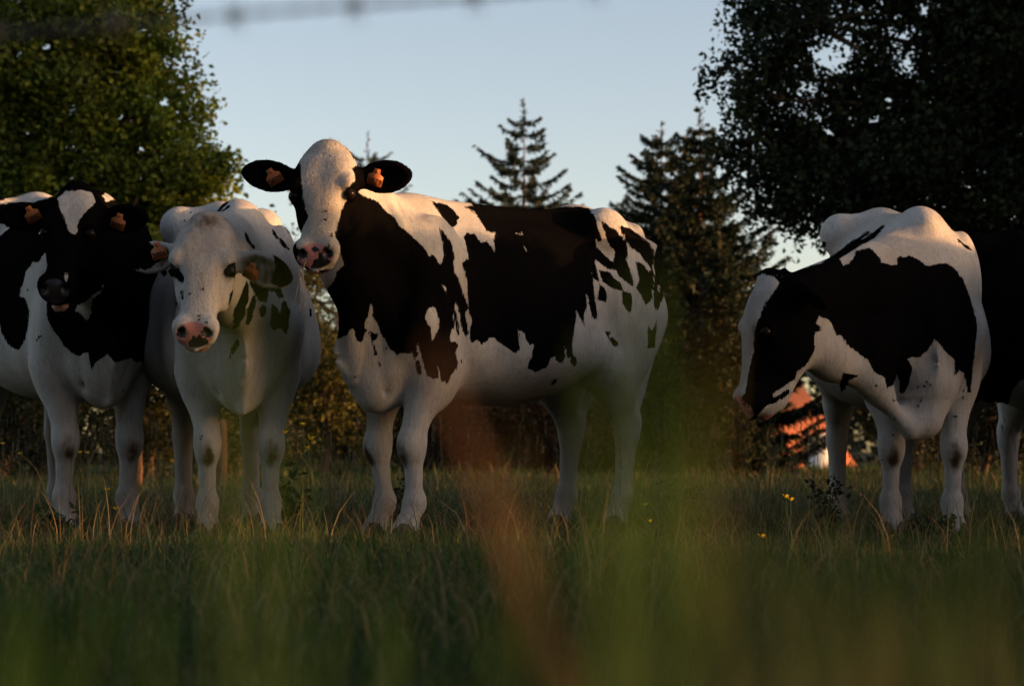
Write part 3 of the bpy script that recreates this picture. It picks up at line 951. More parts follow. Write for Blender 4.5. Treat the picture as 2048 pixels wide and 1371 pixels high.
    pr += [Cone(top0, midt, .125 * S, .088 * S * ncr, .09, 'neck'), Cone(midt, top1, .088 * S * ncr, .072 * HS, .07, 'neck'),
           Cone(c0, midc, .19 * S, .128 * S * ncr, .10, 'neck'), Cone(midc, c1, .128 * S * ncr, .092 * HS, .07, 'neck'),
           Cone(lo0, midl, .14 * S, .088 * S * ncr, .10, 'neck'), Cone(midl, lo1, .088 * S * ncr, .062 * HS, .08, 'neck')]
    if head.get('fold', 0):
        pr.append(Cone(midl + np.array([0, 0, -.03]), q(.66, 0, .74), .045 * S, .05 * S, .09, 'neck', (0, 1, 0), .6))
    hs_ = [(t * HS, u * HS * HD, mi * HS * HD, dn * HS * HD, w * HS * HW) for t, u, mi, dn, w in HEAD]
    pr.append(Loft(poll, HR, hs_, 0.035, 'head', 2.4, 2.1))
    E_ = lambda c_, r_, **kw: Ell(hp_(*c_), np.array(r_) * HS * np.array([1, HW, HD]), HR, **kw)
    for sg in (-1, 1):
        pr.append(E_((.190, sg * .096, .034), (.045, .026, .028), k=.024, g='head'))     # brow
        pr.append(E_((.225, sg * .100, .008), (.038, .026, .032), k=.018, g='head'))     # lids
        pr.append(E_((.265, sg * .070, -.075), (.085, .030, .070), k=.04, g='head'))     # cheek
        pr.append(E_((.475, sg * .050, .010), (.040, .034, .034), k=.025, g='head'))     # nostril rim
    for sg in (-1, 1):
        pr.append(E_((.295, sg * .098, .030), (.060, .022, .030), k=.04, g='head', op='s'))     # hollow below the eye
    pr.append(E_((.135, 0, .088), (.060, .040, .018), k=.05, g='head', op='s'))
    pr.append(E_((.0, 0, .012), (.045, .060, .040), k=.03, g='head'))                    # poll
    pr.append(E_((.505, 0, -.058), (.050, .055, .026), k=.02, g='head'))                 # chin
    if tongue:
        pr.append(E_((.535, 0, -.098), (.045, .048, .020), k=.02, g='head'))
        pr.append(E_((.47, 0, -.10), (.06, .05, .03), k=.03, g='head'))
        pr.append(E_((.545, 0, -.066), (.052, .046, .017), k=.008, g='head', op='s'))
    else:
        for sg in (-1, 1):
            pr.append(Cone(hp_(.545, 0, -.042), hp_(.43, sg * .078, -.050), .0055 * HS, .004 * HS, .010, 'head', op='s'))
    for sg in (-1, 1):
        pr.append(E_((.508, sg * .047, .020), (.020, .014, .018), k=.012, g='head', op='s'))
        pr.append(E_((.225, sg * .122, .022), (.026, .018, .020), k=.008, g='head', op='s'))
    # ears
    ear_info = []
    for sg, key in ((-1, 'ear_r'), (1, 'ear_l')):
        e = head.get(key)
        if e is None: continue
        ed = nrm(R.T @ nrm(e['dir']))
        ef = R.T @ nrm(e['face']); ef = nrm(ef - (ef @ ed) * ed)
        ew = np.cross(ed, ef)
        base = hp_(e.get('t', .105), sg * .092, -.055)
        L = e.get('len', .21) * HS; W = e.get('w', .066) * HS
        ctr = base + ed * (L * .62)
        ER = np.array([ed, ew, ef])
        pr.append(Cone(base, base + ed * L * .35, .040 * HS, .030 * HS, .035, 'ear'))
        pr.append(Ell(ctr, np.array((L * .50, W, .024 * HS)), ER, .022, 'ear'))
        pr.append(Cone(base + ed * L * .9, base + ed * L * 1.06 - ew * 0, .022 * HS, .008 * HS, .03, 'ear', ef, .7))
        pr.append(Ell(ctr + ef * .026 * HS, np.array((L * .42, W * .72, .024 * HS)), ER, .012, 'ear', op='s'))
        ear_info.append((sg, base, ed, ew, ef, L, W))
    for ea, eb, ra, rb, kk, gg, fl in extra:
        pr.append(Cone(w2l(ea), w2l(eb), ra, rb, kk, gg, (0, 1, 0) if gg != 'head' else ss, fl))
    V, Q = sdf_mesh(pr, vox)
    # which piece each vertex belongs to
    groups = ['torso', 'neck', 'leg', 'head', 'ear']
    GD = {g: np.full(len(V), 1e3) for g in groups}
    for p in pr:
        if p.op == 'u': GD[p.g] = np.minimum(GD[p.g], p.ev(V))
    gd = np.stack([GD[g] for g in groups], 1)
    gd[:, 3] -= .012; gd[:, 4] -= .004
    gi = gd.argmin(1)
    is_head = (gi == 3) | (gi == 4)
    W_ = V @ R.T + org
    PX = np.stack([1024 + W_[:, 0] / W_[:, 1] * F, HOR - (W_[:, 2] - CAMZ) / W_[:, 1] * F], 1)
    ppm = F / Y
    coat = marks(PX, black, white) / ppm
    if legblack is not None:
        lg = gi == 2
        lowleg = lg & (V[:, 2] < .62 * S)
        coat[lowleg] = marks(PX[lowleg], list(legblack)) / ppm if len(legblack) else -.5
    hv = np.where(is_head)[0]
    coat[hv] = marks(PX[hv], hblack, hwhite) / ppm
    if 'earblack' in head:
        ev = np.where(gi == 4)[0]
        coat[ev] = head['earblack'] if np.isscalar(head['earblack']) else marks(PX[ev], head['earblack']) / ppm
    hl = ((V - poll) @ HR.T) / HS / np.array([1, HW, HD])
    pink = np.zeros(len(V)); nb = np.full(len(V), -.5)
    # bare skin of the nose: front of the muzzle between the nostrils
    e = ((hl[:, 0] - .512) / .052) ** 2 + (hl[:, 1] / .066) ** 2 + ((hl[:, 2] - .010) / .050) ** 2
    pink = np.where(is_head, np.clip(1.5 - e, 0, 1), 0)
    lip = ((hl[:, 0] - .52) / .05) ** 2 + (hl[:, 1] / .05) ** 2 + ((hl[:, 2] + .062) / .030) ** 2
    pink = np.where(is_head & (lip < 1.0), 1.0, pink)
    nb[hv] = marks(PX[hv], noseblack) / ppm
    for sg in (-1, 1):
        nd = np.linalg.norm((hl - np.array([.506, sg * .047, .018])) * np.array([1, 1, .9]), axis=1)
        nb = np.maximum(nb, .021 - nd)
    mo = (hl[:, 0] > .40) & (hl[:, 2] < -.045) & (hl[:, 2] > -.088) & is_head & bool(tongue)
    nb[mo] = .1
    dirt = np.zeros(len(V))
    for sg, base, ed, ew, ef, L, Wd in ear_info:      # thinly haired inside of the ear
        r_ = V - (base + ed * L * .62 + ef * .014)
        e_ = ((r_ @ ed) / (L * .46)) ** 2 + ((r_ @ ew) / (Wd * .84)) ** 2 + ((r_ @ ef) / .022) ** 2
        dirt = np.maximum(dirt, np.where((gi == 4), np.clip(1.25 - e_, 0, .62), 0))
    for kn in knees:
        dd = np.linalg.norm((V - (kn + np.array([.045, 0, -.035]))) * np.array([1.0, 1.25, .62]), axis=1)
        dirt = np.maximum(dirt, np.clip(1 - dd / .072, 0, 1))
    if dirt_poll:
        dd = np.linalg.norm((hl - np.array([.02, 0, .03])) * np.array([1, 1, .8]), axis=1)
        dirt = np.maximum(dirt, dirt_poll * np.clip(1 - dd / .19, 0, 1) * is_head)
    hoofd = np.clip((.14 - V[:, 2]) / .3, 0, .45)
    dirt = np.maximum(dirt, hoofd)
    for ey in (-1, 1):
        ed_ = np.linalg.norm((hl - np.array([.226, ey * .116, .020])) * np.array([1, 1, 1.1]), axis=1)
        coat = np.where(is_head, np.maximum(coat, (.034 - ed_)), coat)
    body = mesh_np('body', V, Q, MAT_COAT, root, True, {'coat': coat, 'pink': pink, 'noseblack': nb, 'dirt': dirt, 'shade': np.full(len(V), .97)})
    add_fur(root, V, Q, dict(coat=coat, pink=pink, noseblack=nb, dirt=dirt), gi, hl, HR, nfur, S, np.random.default_rng(int(px)), head.get('tuft', 0.02))
    # eyes
    for sg in (-1, 1):
        b = MB(); b.ball(hp_(.225, sg * .1005, .015), .0255 * HS, 14, 10)
        b.build('eye', MAT_EYE, root)
    if tongue:
        b = MB()
        b.tube([hp_(.44, 0, -.08), hp_(.50, 0, -.080), hp_(.535, 0.002, -.082), hp_(.552, .004, -.090)], np.array([.03, .036, .036, .022]) * HS, 10)
        b.build('tongue', MAT_TONGUE, root)
    # ear tags
    for sg, base, ed, ew, ef, L, Wd in ear_info:
        for tg in tags:
            if tg['side'] != sg: continue
            cpt = base + ed * L * tg.get('along', .5) + ef * (.016 * HS) + ew * tg.get('across', 0) * HS
            rot = tg.get('rot', 0.0)
            upw = R.T @ np.array([0, 0, 1.0])
            u = upw - (upw @ ef) * ef; u = nrm(u); r_ = np.cross(u, ef)
            ca, sa = math.cos(rot), math.sin(rot)
            u, r_ = u * ca + r_ * sa, r_ * ca - u * sa
            zz = tg.get('sz', 1.0)
            out = np.array([(-.012, .036), (.012, .036), (.014, .018), (.031, .008), (.031, -.032), (-.031, -.032), (-.031, .008), (-.014, .018)]) * zz
            V2 = np.concatenate([cpt + out[:, :1] * r_ + out[:, 1:] * u + ef * .004, cpt + out[:, :1] * r_ + out[:, 1:] * u + ef * .001])
            nO = len(out)
            b = MB()
            b.add(V2, [(i, (i + 1) % nO, nO + (i + 1) % nO, nO + i) for i in range(nO)] + [(2, 7, 6, 3), (3, 6, 5, 4), (0, 7, 2, 1)] + [(nO + 3, nO + 6, nO + 7, nO + 2), (nO + 4, nO + 5, nO + 6, nO + 3), (nO + 1, nO + 2, nO + 7, nO + 0)])
            b.ball(cpt + u * .026 * zz + ef * .005, (.007, .007, .007), 8, 5)
            to = b.build('ear_tag', MAT_TAG, root, False)
            if tg.get('num'):
                fc = bpy.data.curves.new('number', 'FONT')
                fc.body = tg['num']; fc.size = .030 * zz; fc.align_x = 'CENTER'; fc.extrude = .0004
                fo = bpy.data.objects.new('number', fc)
                dg = bpy.context.evaluated_depsgraph_get()
                sc.collection.objects.link(fo)
                bpy.context.view_layer.update()
                me = bpy.data.meshes.new_from_object(fo.evaluated_get(bpy.context.evaluated_depsgraph_get()))
                bpy.data.objects.remove(fo)
                me.materials.clear(); me.materials.append(MAT_INK)
                no = bpy.data.objects.new('number', me)
                M = Matrix.Identity(4)
                for i in range(3):
                    M[i][0], M[i][1], M[i][2] = r_[i], u[i], ef[i]
                    M[i][3] = cpt[i] - u[i] * .024 * zz + ef[i] * .0055
                link(no, to)
                no.matrix_local = M
    return dict(root=root, R=R, org=org, body=body, V=V, coat=coat, gi=gi, poll=poll, HR=HR, HS=HS, w2l=w2l, Q=Q)
# ------------------------------------------------------------------ the herd
ALLOVER = [[(-3000, -3000), (6000, -3000), (6000, 6000), (-3000, 6000)]]
def zs(polys, x0, y0, s): return [zoom(p, x0, y0, s) for p in polys]

# --- middle cow
n3 = zs([
    [(370,120),(430,180),(460,200),(490,250),(540,290),(600,340),(630,380),(655,415),(675,400),(695,430),(712,468),(722,440),(733,408),(722,330),(712,262),(745,300),(780,350),(795,425),(782,455),(798,520),(826,575),(848,650),(868,705),(848,735),(862,790),(866,840),(850,862),(835,820),(820,735),(800,665),(806,730),(818,790),(822,850),(808,860),(800,800),(775,700),(745,590),(725,570),(760,640),(778,720),(790,800),(765,850),(768,890),(800,885),(815,905),(800,945),(816,1000),(800,1040),(772,1080),(748,1132),(735,1100),(722,1110),(712,1040),(700,1020),(706,1085),(690,1095),(662,1090),(640,1060),(618,1000),(602,920),(590,880),(582,910),(592,960),(572,975),(556,940),(546,950),(490,950),(480,980),(466,945),(440,930),(420,880),(382,832),(370,790),(342,735),(340,680),(328,680),(325,740),(295,780),(305,830),(285,890),(262,890),(245,830),(225,800),(205,850),(150,870),(120,820),(90,750),(95,690),(78,640),(100,590),(130,550),(150,500),(185,470),(150,330),(160,150),(250,60)],
    [(320,825),(345,835),(375,840),(370,870),(350,890),(365,930),(375,960),(352,965),(338,905)],
    [(378,1008),(390,1006),(394,1018),(382,1024)], [(822,985),(836,980),(842,1000),(828,1008)],
    [(578,985),(598,990),(608,1060),(594,1068),(580,1040)],
    [(664,110),(720,125),(780,155),(817,205),(806,250),(780,258),(730,210),(690,150)]], 620, 360, 2.742)
n3w = zs([[(650,705),(668,690),(685,698),(708,770),(706,820),(690,835),(674,885),(664,810),(630,760)]], 620, 360, 2.742)
b3 = zs([
    [(110,100),(180,120),(300,140),(430,155),(560,160),(700,160),(780,156),(830,170),(866,220),(884,280),(905,360),(882,366),(858,335),(875,395),(900,430),(960,480),(992,538),(940,530),(905,500),(866,478),(888,590),(880,612),(860,585),(833,528),(857,590),(858,660),(862,715),(878,780),(876,834),(850,820),(826,740),(814,670),(818,750),(800,800),(803,890),(770,800),(743,755),(750,830),(740,920),(732,980),(724,1058),(700,1055),(684,990),(690,1055),(662,1097),(640,1085),(625,1050),(595,1060),(583,1112),(560,1122),(510,1142),(463,1122),(465,1088),(492,1060),(494,1000),(515,972),(470,985),(440,910),(406,882),(415,960),(418,1005),(393,1032),(330,995),(262,942),(235,940),(192,978),(165,952),(130,962),(120,900),(130,835),(110,770),(100,600),(70,490),(112,470),(98,400),(83,335),(100,315),(152,322),(185,375),(212,360),(250,395),(268,432),(262,370),(270,310),(215,305),(180,250),(160,200),(78,158),(132,152)],
    [(885,225),(930,260),(1000,310),(1050,370),(1058,400),(1056,480),(1085,580),(1097,642),(1050,612),(1000,562),(973,490),(985,430),(940,370),(915,300)],
    [(1005,272),(1060,282),(1120,320),(1180,370),(1216,420),(1212,500),(1203,532),(1160,480),(1120,430),(1068,390),(1033,330)],
    [(1098,475),(1150,500),(1180,545),(1203,530),(1218,580),(1212,640),(1200,715),(1160,757),(1140,690),(1113,640),(1130,580)],
    [(895,538),(950,548),(990,590),(1025,620),(1032,655),(1080,670),(1087,715),(1074,792),(1044,770),(1030,720),(1025,662),(960,642),(912,602)],
    [(890,620),(912,632),(940,690),(930,730),(878,712)],
    [(920,900),(955,902),(952,930),(1003,965),(1002,993),(970,990),(945,940)],
    [(1240,365),(1300,400),(1330,500),(1330,600),(1280,680),(1225,800),(1208,705),(1217,560),(1215,470)],
    [(1180,868),(1205,900),(1240,800),(1220,1000),(1180,1000)],
    [(730,1045),(752,1060),(755,1085),(740,1108),(715,1080)], [(645,1180),(630,1205),(595,1228),(610,1195)]], 900, 360, 2.980)
b3w = zs([[(390,315),(430,316),(434,328),(405,326)], [(442,392),(462,420),(452,424)], [(412,715),(430,722),(432,740)], [(1238,625),(1250,630),(1248,680),(1238,660)]], 900, 360, 2.980)
neckstrip = zs([[(450,862),(470,900),(500,960),(545,1060),(585,1180),(565,1170),(520,1080),(470,950)]], 460, 260, 3.115)
h3w = zs([[(405,170),(470,110),(540,60),(600,40),(690,70),(740,130),(770,180),(800,215),(780,230),(762,232),(780,290),(782,322),(756,330),(748,400),(712,460),(694,500),(680,560),(664,620),(660,670),(690,720),(712,748),(740,680),(770,612),(782,640),(762,720),(735,800),(710,860),(640,900),(540,900),(470,840),(425,812),(435,760),(425,740),(400,650),(430,670),(440,640),(460,590),(486,545),(465,450),(455,400),(445,330),(440,260),(440,195)]], 460, 260, 3.115)
nose3 = zs([[(505,850),(515,820),(545,800),(560,755),(585,752),(600,775),(640,765),(665,745),(668,770),(640,790),(610,795),(625,815),(650,850),(640,880),(520,880)], [(505,735),(550,735),(552,755),(515,760)]], 460, 260, 3.115)
cow3 = build_cow('cow', 'large black and white cow standing side-on in the middle with a white blazed face', 958, 9.5, math.radians(-51),
    dict(poll=at(655, 303, 8.62), d=(-.05, -.46, -.885), n=(-.16, -.87, .46), size=.97, wid=1.13, tuft=.042, fold=1, sag=(0.03, 0, -.05), earblack=.3,
         ear_r=dict(dir=(-.96, -.05, .16), face=(-.10, -.95, -.15), len=.225, w=.066), ear_l=dict(dir=(.95, -.12, .06), face=(.10, -.95, -.18), len=.215, w=.070)),
    [(0.0, 0.0), (.04, 0.0), (.16, 0.0), (0.11, 0.0)], black=n3 + b3 + neckstrip, white=n3w + b3w, hblack=ALLOVER, hwhite=h3w, noseblack=nose3,
    rise=.02, nfur=110000, legblack=[[(1181, 885), (1189, 885), (1201, 922), (1196, 930)]],
    tags=[dict(side=-1, along=.55, across=.0, rot=-.55, num='2879'), dict(side=1, along=.45, across=.0, rot=.3, num='2879')])

# --- left cow with the black face
b1w = zs([
    [(243,430),(250,500),(258,600),(245,700),(248,780),(290,850),(340,930),(400,975),(420,978),(465,960),(470,985),(480,1060),(500,1020),(570,965),(605,1015),(690,990),(715,1010),(790,1012),(1000,1400),(-900,1400),(-900,800),(0,808),(15,870),(50,930),(100,948),(130,900),(150,820),(155,740),(135,675),(105,665),(115,610),(140,530),(175,485),(200,485)],
    [(-60,190),(35,150),(110,110),(160,110),(230,90),(310,110),(295,132),(150,178),(60,172)],
    [(540,135),(600,90),(660,90),(750,170),(660,178),(600,155),(560,168)], [(-200,290),(20,283),(46,305),(0,345),(-200,400)],
    [(548,600),(530,650),(485,680),(480,750),(460,795),(440,780),(420,748),(398,742),(405,715),(450,695),(490,660),(530,630)]], 0, 340, 2.635)
h1w = zs([[(303,150),(345,112),(430,104),(495,125),(502,170),(450,220),(420,260),(403,300),(414,320),(380,344),(355,310),(340,250),(315,200)], [(340,550),(350,538),(362,560),(352,588),(342,580)]], 0, 340, 2.635)
cow1 = build_cow('cow', 'cow with a black face and open mouth at the left edge', 138, 10.2, math.radians(27),
    dict(poll=at(156, 384, 8.95), d=(-.09, -.46, -.87), n=(-.10, -.87, .46), size=.90, wid=.98, earblack=.3,
         ear_r=dict(dir=(-.96, -.15, .06), face=(-.1, -.95, -.2), len=.21), ear_l=dict(dir=(.96, -.15, .02), face=(.1, -.95, -.2), len=.20)),
    [(0.0, 0.0), (.02, 0.0), (0, 0), (0, 0)], black=ALLOVER, white=b1w, hblack=ALLOVER, hwhite=h1w, noseblack=ALLOVER, tongue=True, S=1.06, rise=.10, dewlap=.05, tail=False,
    tags=[dict(side=-1, along=.50, across=.015, rot=-.5, num='2880'), dict(side=1, along=.50, across=.01, rot=.35, num='2880')])

# --- white faced cow
b2 = zs([
    [(662,218),(700,165),(752,133),(738,160),(700,200),(685,220)], [(690,222),(730,180),(754,174),(738,195),(702,220)],
    [(862,355),(885,400),(928,464),(910,468),(870,420),(858,390)],
    [(1043,333),(1065,350),(1084,395),(1070,402),(1046,370)], [(1085,393),(1120,420),(1168,477),(1150,480),(1108,445)], [(1118,303),(1150,325),(1182,372),(1163,365)],
    [(778,1036),(776,900),(810,830),(848,740),(868,688),(887,720),(882,820),(852,930),(812,1000)],
    [(863,985),(873,890),(903,800),(927,788),(932,840),(912,940),(885,992)], [(958,930),(953,880),(980,848),(1002,880),(1002,920),(980,942)],
    [(880,690),(1000,700),(1100,740),(1117,800),(1090,817),(1060,770),(1020,760),(1000,840),(960,830),(920,770)],
    [(1028,1000),(1038,848),(1080,868),(1100,930),(1108,840),(1140,828),(1167,900),(1162,990),(1140,1062),(1100,1010),(1050,1032)],
    [(743,1237),(758,1160),(800,1088),(822,1083),(812,1140),(775,1202)], [(1298,873),(1317,890),(1314,937),(1298,930)],
    [(265,620),(300,600),(330,640),(300,660)], [(385,760),(400,760),(400,860),(385,870)]], 240, 360, 3.428)
h2 = zs([[(415,755),(435,750),(431,820),(417,815)], [(743,862),(753,770),(775,753),(782,790),(765,862)], [(358,588),(400,608),(442,668),(440,707),(400,690),(368,660)], [(785,640),(815,640),(805,700),(785,715)]], 240, 360, 3.428)
e2 = zs([[(1050,505),(1150,540),(1240,640),(1200,710),(1100,735),(1030,700),(1065,600)], [(0,340),(190,380),(210,440),(300,480),(270,560),(200,610),(0,620)]], 240, 360, 3.428)
nose2 = zs([[(465,1120),(500,1075),(525,1080),(545,1055),(560,1070),(590,1085),(620,1145),(480,1160)]], 240, 360, 3.428)
cow2 = build_cow('cow', 'mostly white cow with a white face and drooping ears, second from left', 462, 9.85, math.radians(12),
    dict(poll=at(416, 446, 8.62), d=(-.04, -.42, -.9), n=(-.03, -.9, .42), size=.99, wid=1.10, tuft=.035, earblack=e2,
         ear_r=dict(dir=(-.90, .12, -.14), face=(-.2, -.95, -.1), len=.20), ear_l=dict(dir=(.90, -.18, -.34), face=(.0, -.93, -.35), len=.235, w=.074, t=.125)),
    [(0.0, 0.0), (.02, 0.0), (0, 0), (0, 0)], black=b2, hblack=h2, noseblack=nose2, dirt_poll=.62, rise=.10, dewlap=.07, belly=1.12, tail=False,
    tags=[dict(side=-1, along=.46, across=.02, rot=-.25, num='2886'), dict(side=1, along=.42, across=.02, rot=.4, num='2886')])

# --- right cow, head turned in profile
b4 = zs([
    [(-300,360),(-100,400),(0,375),(100,340),(130,387),(180,352),(190,310),(270,288),(330,340),(332,372),(420,382),(425,340),(500,333),(560,368),(590,387),(690,370),(742,400),(792,480),(832,580),(857,680),(862,760),(842,920),(827,1080),(815,1155),(806,1060),(790,980),(762,962),(735,992),(735,900),(690,860),(630,788),(590,850),(550,887),(500,890),(468,898),(502,920),(502,970),(477,1060),(455,1097),(433,1080),(435,1020),(420,983),(400,1052),(370,1057),(355,1000),(290,960),(265,910),(200,860),(150,820),(122,765),(90,767),(60,690),(0,663),(-20,700),(-100,720),(-300,800)],
    [(-20,300),(0,290),(18,253),(42,253),(22,290),(-10,320)],
    [(-60,400),(0,375),(100,308),(190,240),(212,232),(270,193),(277,205),(232,240),(250,232),(320,180),(352,158),(357,175),(302,235),(200,292),(110,347),(30,380)],
    [(113,1080),(110,1030),(130,973),(222,988),(160,1015),(137,1062)],
    [(745,238),(760,240),(830,298),(800,295)], [(305,1225),(380,1235),(395,1275),(340,1280)]], 1640, 390, 2.7425)
h4w = zs([[(190,455),(240,428),(300,448),(324,480),(300,530),(250,590),(212,680),(187,750),(184,860),(150,1000),(137,1087),(85,1150),(30,1150),(60,950),(70,800),(60,660),(120,520)],
    [(540,658),(600,690),(640,760),(700,765),(760,850),(730,990),(600,1080),(480,1140),(340,1180),(230,1260),(203,1212),(255,1150),(300,1140),(342,1120),(387,1080),(370,1058),(300,1107),(288,1095),(350,1050),(412,1010),(420,970),(472,930),(522,850),(557,800),(550,700)],
    [(445,590),(470,570),(510,585),(510,610),(480,600)]], 1440, 390, 2.7425)
cow4 = build_cow('cow', 'cow at right with its black head turned sideways to the left', 1805, 9.75, math.radians(1),
    dict(poll=at(1546, 560, 8.75), d=(-.205, -.08, -.975), n=(-.965, -.18, .20), size=1.05, dep=1.22, earblack=.3, sag=(0.0, 0, -.10), tuft=.028, fold=1,
         ear_l=dict(dir=(.45, -.72, -.32), face=(-.3, -.5, -.8), len=.17, t=.03)),
    [(0.0, 0.0), (.02, 0.0), (0, 0), (0, 0)], black=b4, hblack=ALLOVER, hwhite=h4w, dewlap=.05, belly=1.14, S=.97, tail=False, rise=.10, neck_r=.92,
    extra=[(at(1612, 690, 8.78), at(1660, 715, 8.85), .085, .075, .06, 'neck', .9), (at(1655, 715, 8.85), at(1750, 765, 9.0), .075, .055, .08, 'neck', .8),
           (at(1740, 765, 9.0), at(1818, 858, 9.08), .046, .040, .10, 'neck', .7), (at(1850, 780, 9.16), at(1846, 835, 9.14), .11, .075, .10, 'torso', 1.0),
           (at(1600, 670, 8.76), at(1556, 800, 8.70), .07, .040, .05, 'head', .8)],
    tags=[])

# --- dark cow at the right edge
b6w = zs([[(830,1150),(890,1115),(950,1190),(1010,1200),(1030,1150),(1060,1060),(1100,1020),(1150,1000),(2000,1000),(2000,1500),(800,1500)]], 1640, 390, 2.7425)
cow6 = build_cow('cow', 'dark cow cut off by the right edge of the photo', 2145, 10.2, math.radians(20),
    dict(poll=at(2260, 480, 8.9), d=(0, -.45, -.9), n=(0, -.9, .45), earblack=.3, ear_r=dict(dir=(-.96, 0, 0), face=(0, -1, -.1)), ear_l=dict(dir=(.96, 0, 0), face=(0, -1, -.1))),
    [(0.0, 0.0), (.02, 0.0), (0, 0), (0, 0)], vox=.014, nfur=40000, rise=.08, S=.94, tail=False, black=ALLOVER, white=b6w, hblack=ALLOVER, noseblack=ALLOVER)
# ------------------------------------------------------------------ grass
def ribbons(P, Ht, Wd, Lean, Az, rng, tint, segs=3, curl=1.0):
    n = len(P)
    s = np.linspace(0, 1, segs + 1)
    dirx = np.stack([np.cos(Az), np.sin(Az), 0 * Az], 1)
    side_a = Az + np.pi / 2 + rng.uniform(-.9, .9, n)
    side = np.stack([np.cos(side_a), np.sin(side_a), 0 * Az], 1)
    V = []
    for i, q in enumerate(s):
        ang = Lean * (q ** 1.0) * curl
        h = Ht * q
        c = P + dirx * (h * np.sin(ang * .8))[:, None] + np.array([0, 0, 1.0]) * (h * np.cos(ang))[:, None]
        w = Wd * (1 - q ** 1.6) + Wd * .04
        if i < segs:
            V += [c - side * (w / 2)[:, None], c + side * (w / 2)[:, None]]
        else:
            V += [c]
    k = 2 * segs + 1
    V = np.stack(V, 1).reshape(-1, 3)
    off = (np.arange(n) * k)[:, None]
    Q = np.concatenate([off + np.array([2 * i, 2 * i + 1, 2 * i + 3, 2 * i + 2]) for i in range(segs - 1)]) if segs > 1 else np.zeros((0, 4), int)
    T3 = off + np.array([2 * (segs - 1), 2 * (segs - 1) + 1, 2 * segs])
    return V, Q, T3, np.repeat(tint, k, 0)

def vnoise(x, y, seed=0, f=1.0):
    r = np.random.default_rng(seed)
    out = 0
    for i in range(5):
        a = r.uniform(0, 6.28); ff = f * r.uniform(.6, 1.7)
        out = out + np.sin((x * math.cos(a) + y * math.sin(a)) * ff + r.uniform(0, 6.28))
    return out / 5

class Sheaf:
    def __init__(s): s.V, s.Q, s.T, s.C, s.n = [], [], [], [], 0
    def add(s, V, Q, T, C):
        s.V.append(V); s.Q.append(Q + s.n); s.T.append(T + s.n); s.C.append(C); s.n += len(V)
    def build(s, name, mat=None):
        fs = [np.concatenate(s.Q), np.concatenate(s.T)]
        o = mesh_np(name, np.concatenate(s.V), [f for f in fs if len(f)], mat or MAT_GRASS, None, False, {'tint': np.concatenate(s.C)})
        return o

rg = np.random.default_rng(99)
GREEN = np.array([[.030, .085, .014], [.045, .105, .018], [.060, .115, .018], [.085, .110, .022]])
DRY = np.array([[.24, .17, .07], [.32, .23, .10], [.20, .12, .055], [.38, .30, .15]])
def field(n, y0, y1, hmean, w, dry, seed, segs=2, extra=.6):
    rng = np.random.default_rng(seed)
    yy = rng.uniform(y0, y1, n)
    xx = rng.uniform(-1, 1, n) * (.242 * yy + extra)
    clump = vnoise(xx, yy, 3, 3.2) * .5 + vnoise(xx, yy, 4, 9) * .35
    h = hmean * np.clip(.85 + clump * .9, .3, 2) * rng.uniform(.5, 1.25, n)
    P = np.stack([xx, yy, terrain(xx, yy) - .01], 1)
    if seed in (3, 33): h = h * (1 - .55 * np.clip(1 - np.abs(yy - 8.95) / .75, 0, 1) * np.clip(.75 + .8 * vnoise(xx, yy, 21, 4.0), 0, 1))
    t = GREEN[rng.integers(0, len(GREEN), n)] * rng.uniform(.55, 1.35, (n, 1))
    dp = np.clip(dry * (1 + 1.3 * vnoise(xx, yy, 8, 1.9)), 0, 1)
    isd = rng.uniform(0, 1, n) < dp
    t[isd] = DRY[rng.integers(0, len(DRY), isd.sum())] * rng.uniform(.5, 1.1, (isd.sum(), 1))
    return ribbons(P, h, w * rng.uniform(.6, 1.3, n), rng.uniform(.2, 1.75, n), rng.uniform(0, 6.28, n), rng, t, segs)
g = Sheaf()
g.add(*field(15000, 1.2, 3.4, .13, .0042, .10, 1, 3))
g.add(*field(60000, 3.2, 7.2, .125, .0044, .07, 2, 3))
g.add(*field(100000, 7.0, 12.5, .064, .0044, .12, 3, 2))
g.add(*field(6000, 7.0, 12.5, .12, .0044, .18, 33, 3))
g.add(*field(46000, 12, 25, .15, .010, .16, 4, 2))
g.add(*field(16000, 24, 46, .22, .024, .22, 5, 2))
tag(g.build('meadow_grass'), kind='stuff')

# dry bent stalks standing above the sward
def stalks(n, y0, y1, h0, h1, w, seed, xr=None):
    rng = np.random.default_rng(seed)
    yy = rng.uniform(y0, y1, n); xx = rng.uniform(-1, 1, n) * (.24 * yy + .2)
    P = np.stack([xx, yy, terrain(xx, yy)], 1)
    t = DRY[rng.integers(0, len(DRY), n)] * rng.uniform(.55, 1.15, (n, 1))
    t[rng.uniform(0, 1, n) < .25] *= np.array([.45, .8, .4])
    return ribbons(P, rng.uniform(h0, h1, n), w * rng.uniform(.6, 1.3, n), rng.uniform(.35, 1.8, n), rng.uniform(0, 6.28, n), rng, t, 4)
g = Sheaf()
g.add(*stalks(1500, 3.4, 8.0, .15, .36, .0028, 11))
g.add(*stalks(2300, 7.5, 12.0, .10, .34, .0032, 12))
g.add(*stalks(1500, 9.5, 12.5, .16, .42, .0022, 15))
g.add(*stalks(1600, 12, 22, .22, .50, .005, 13))
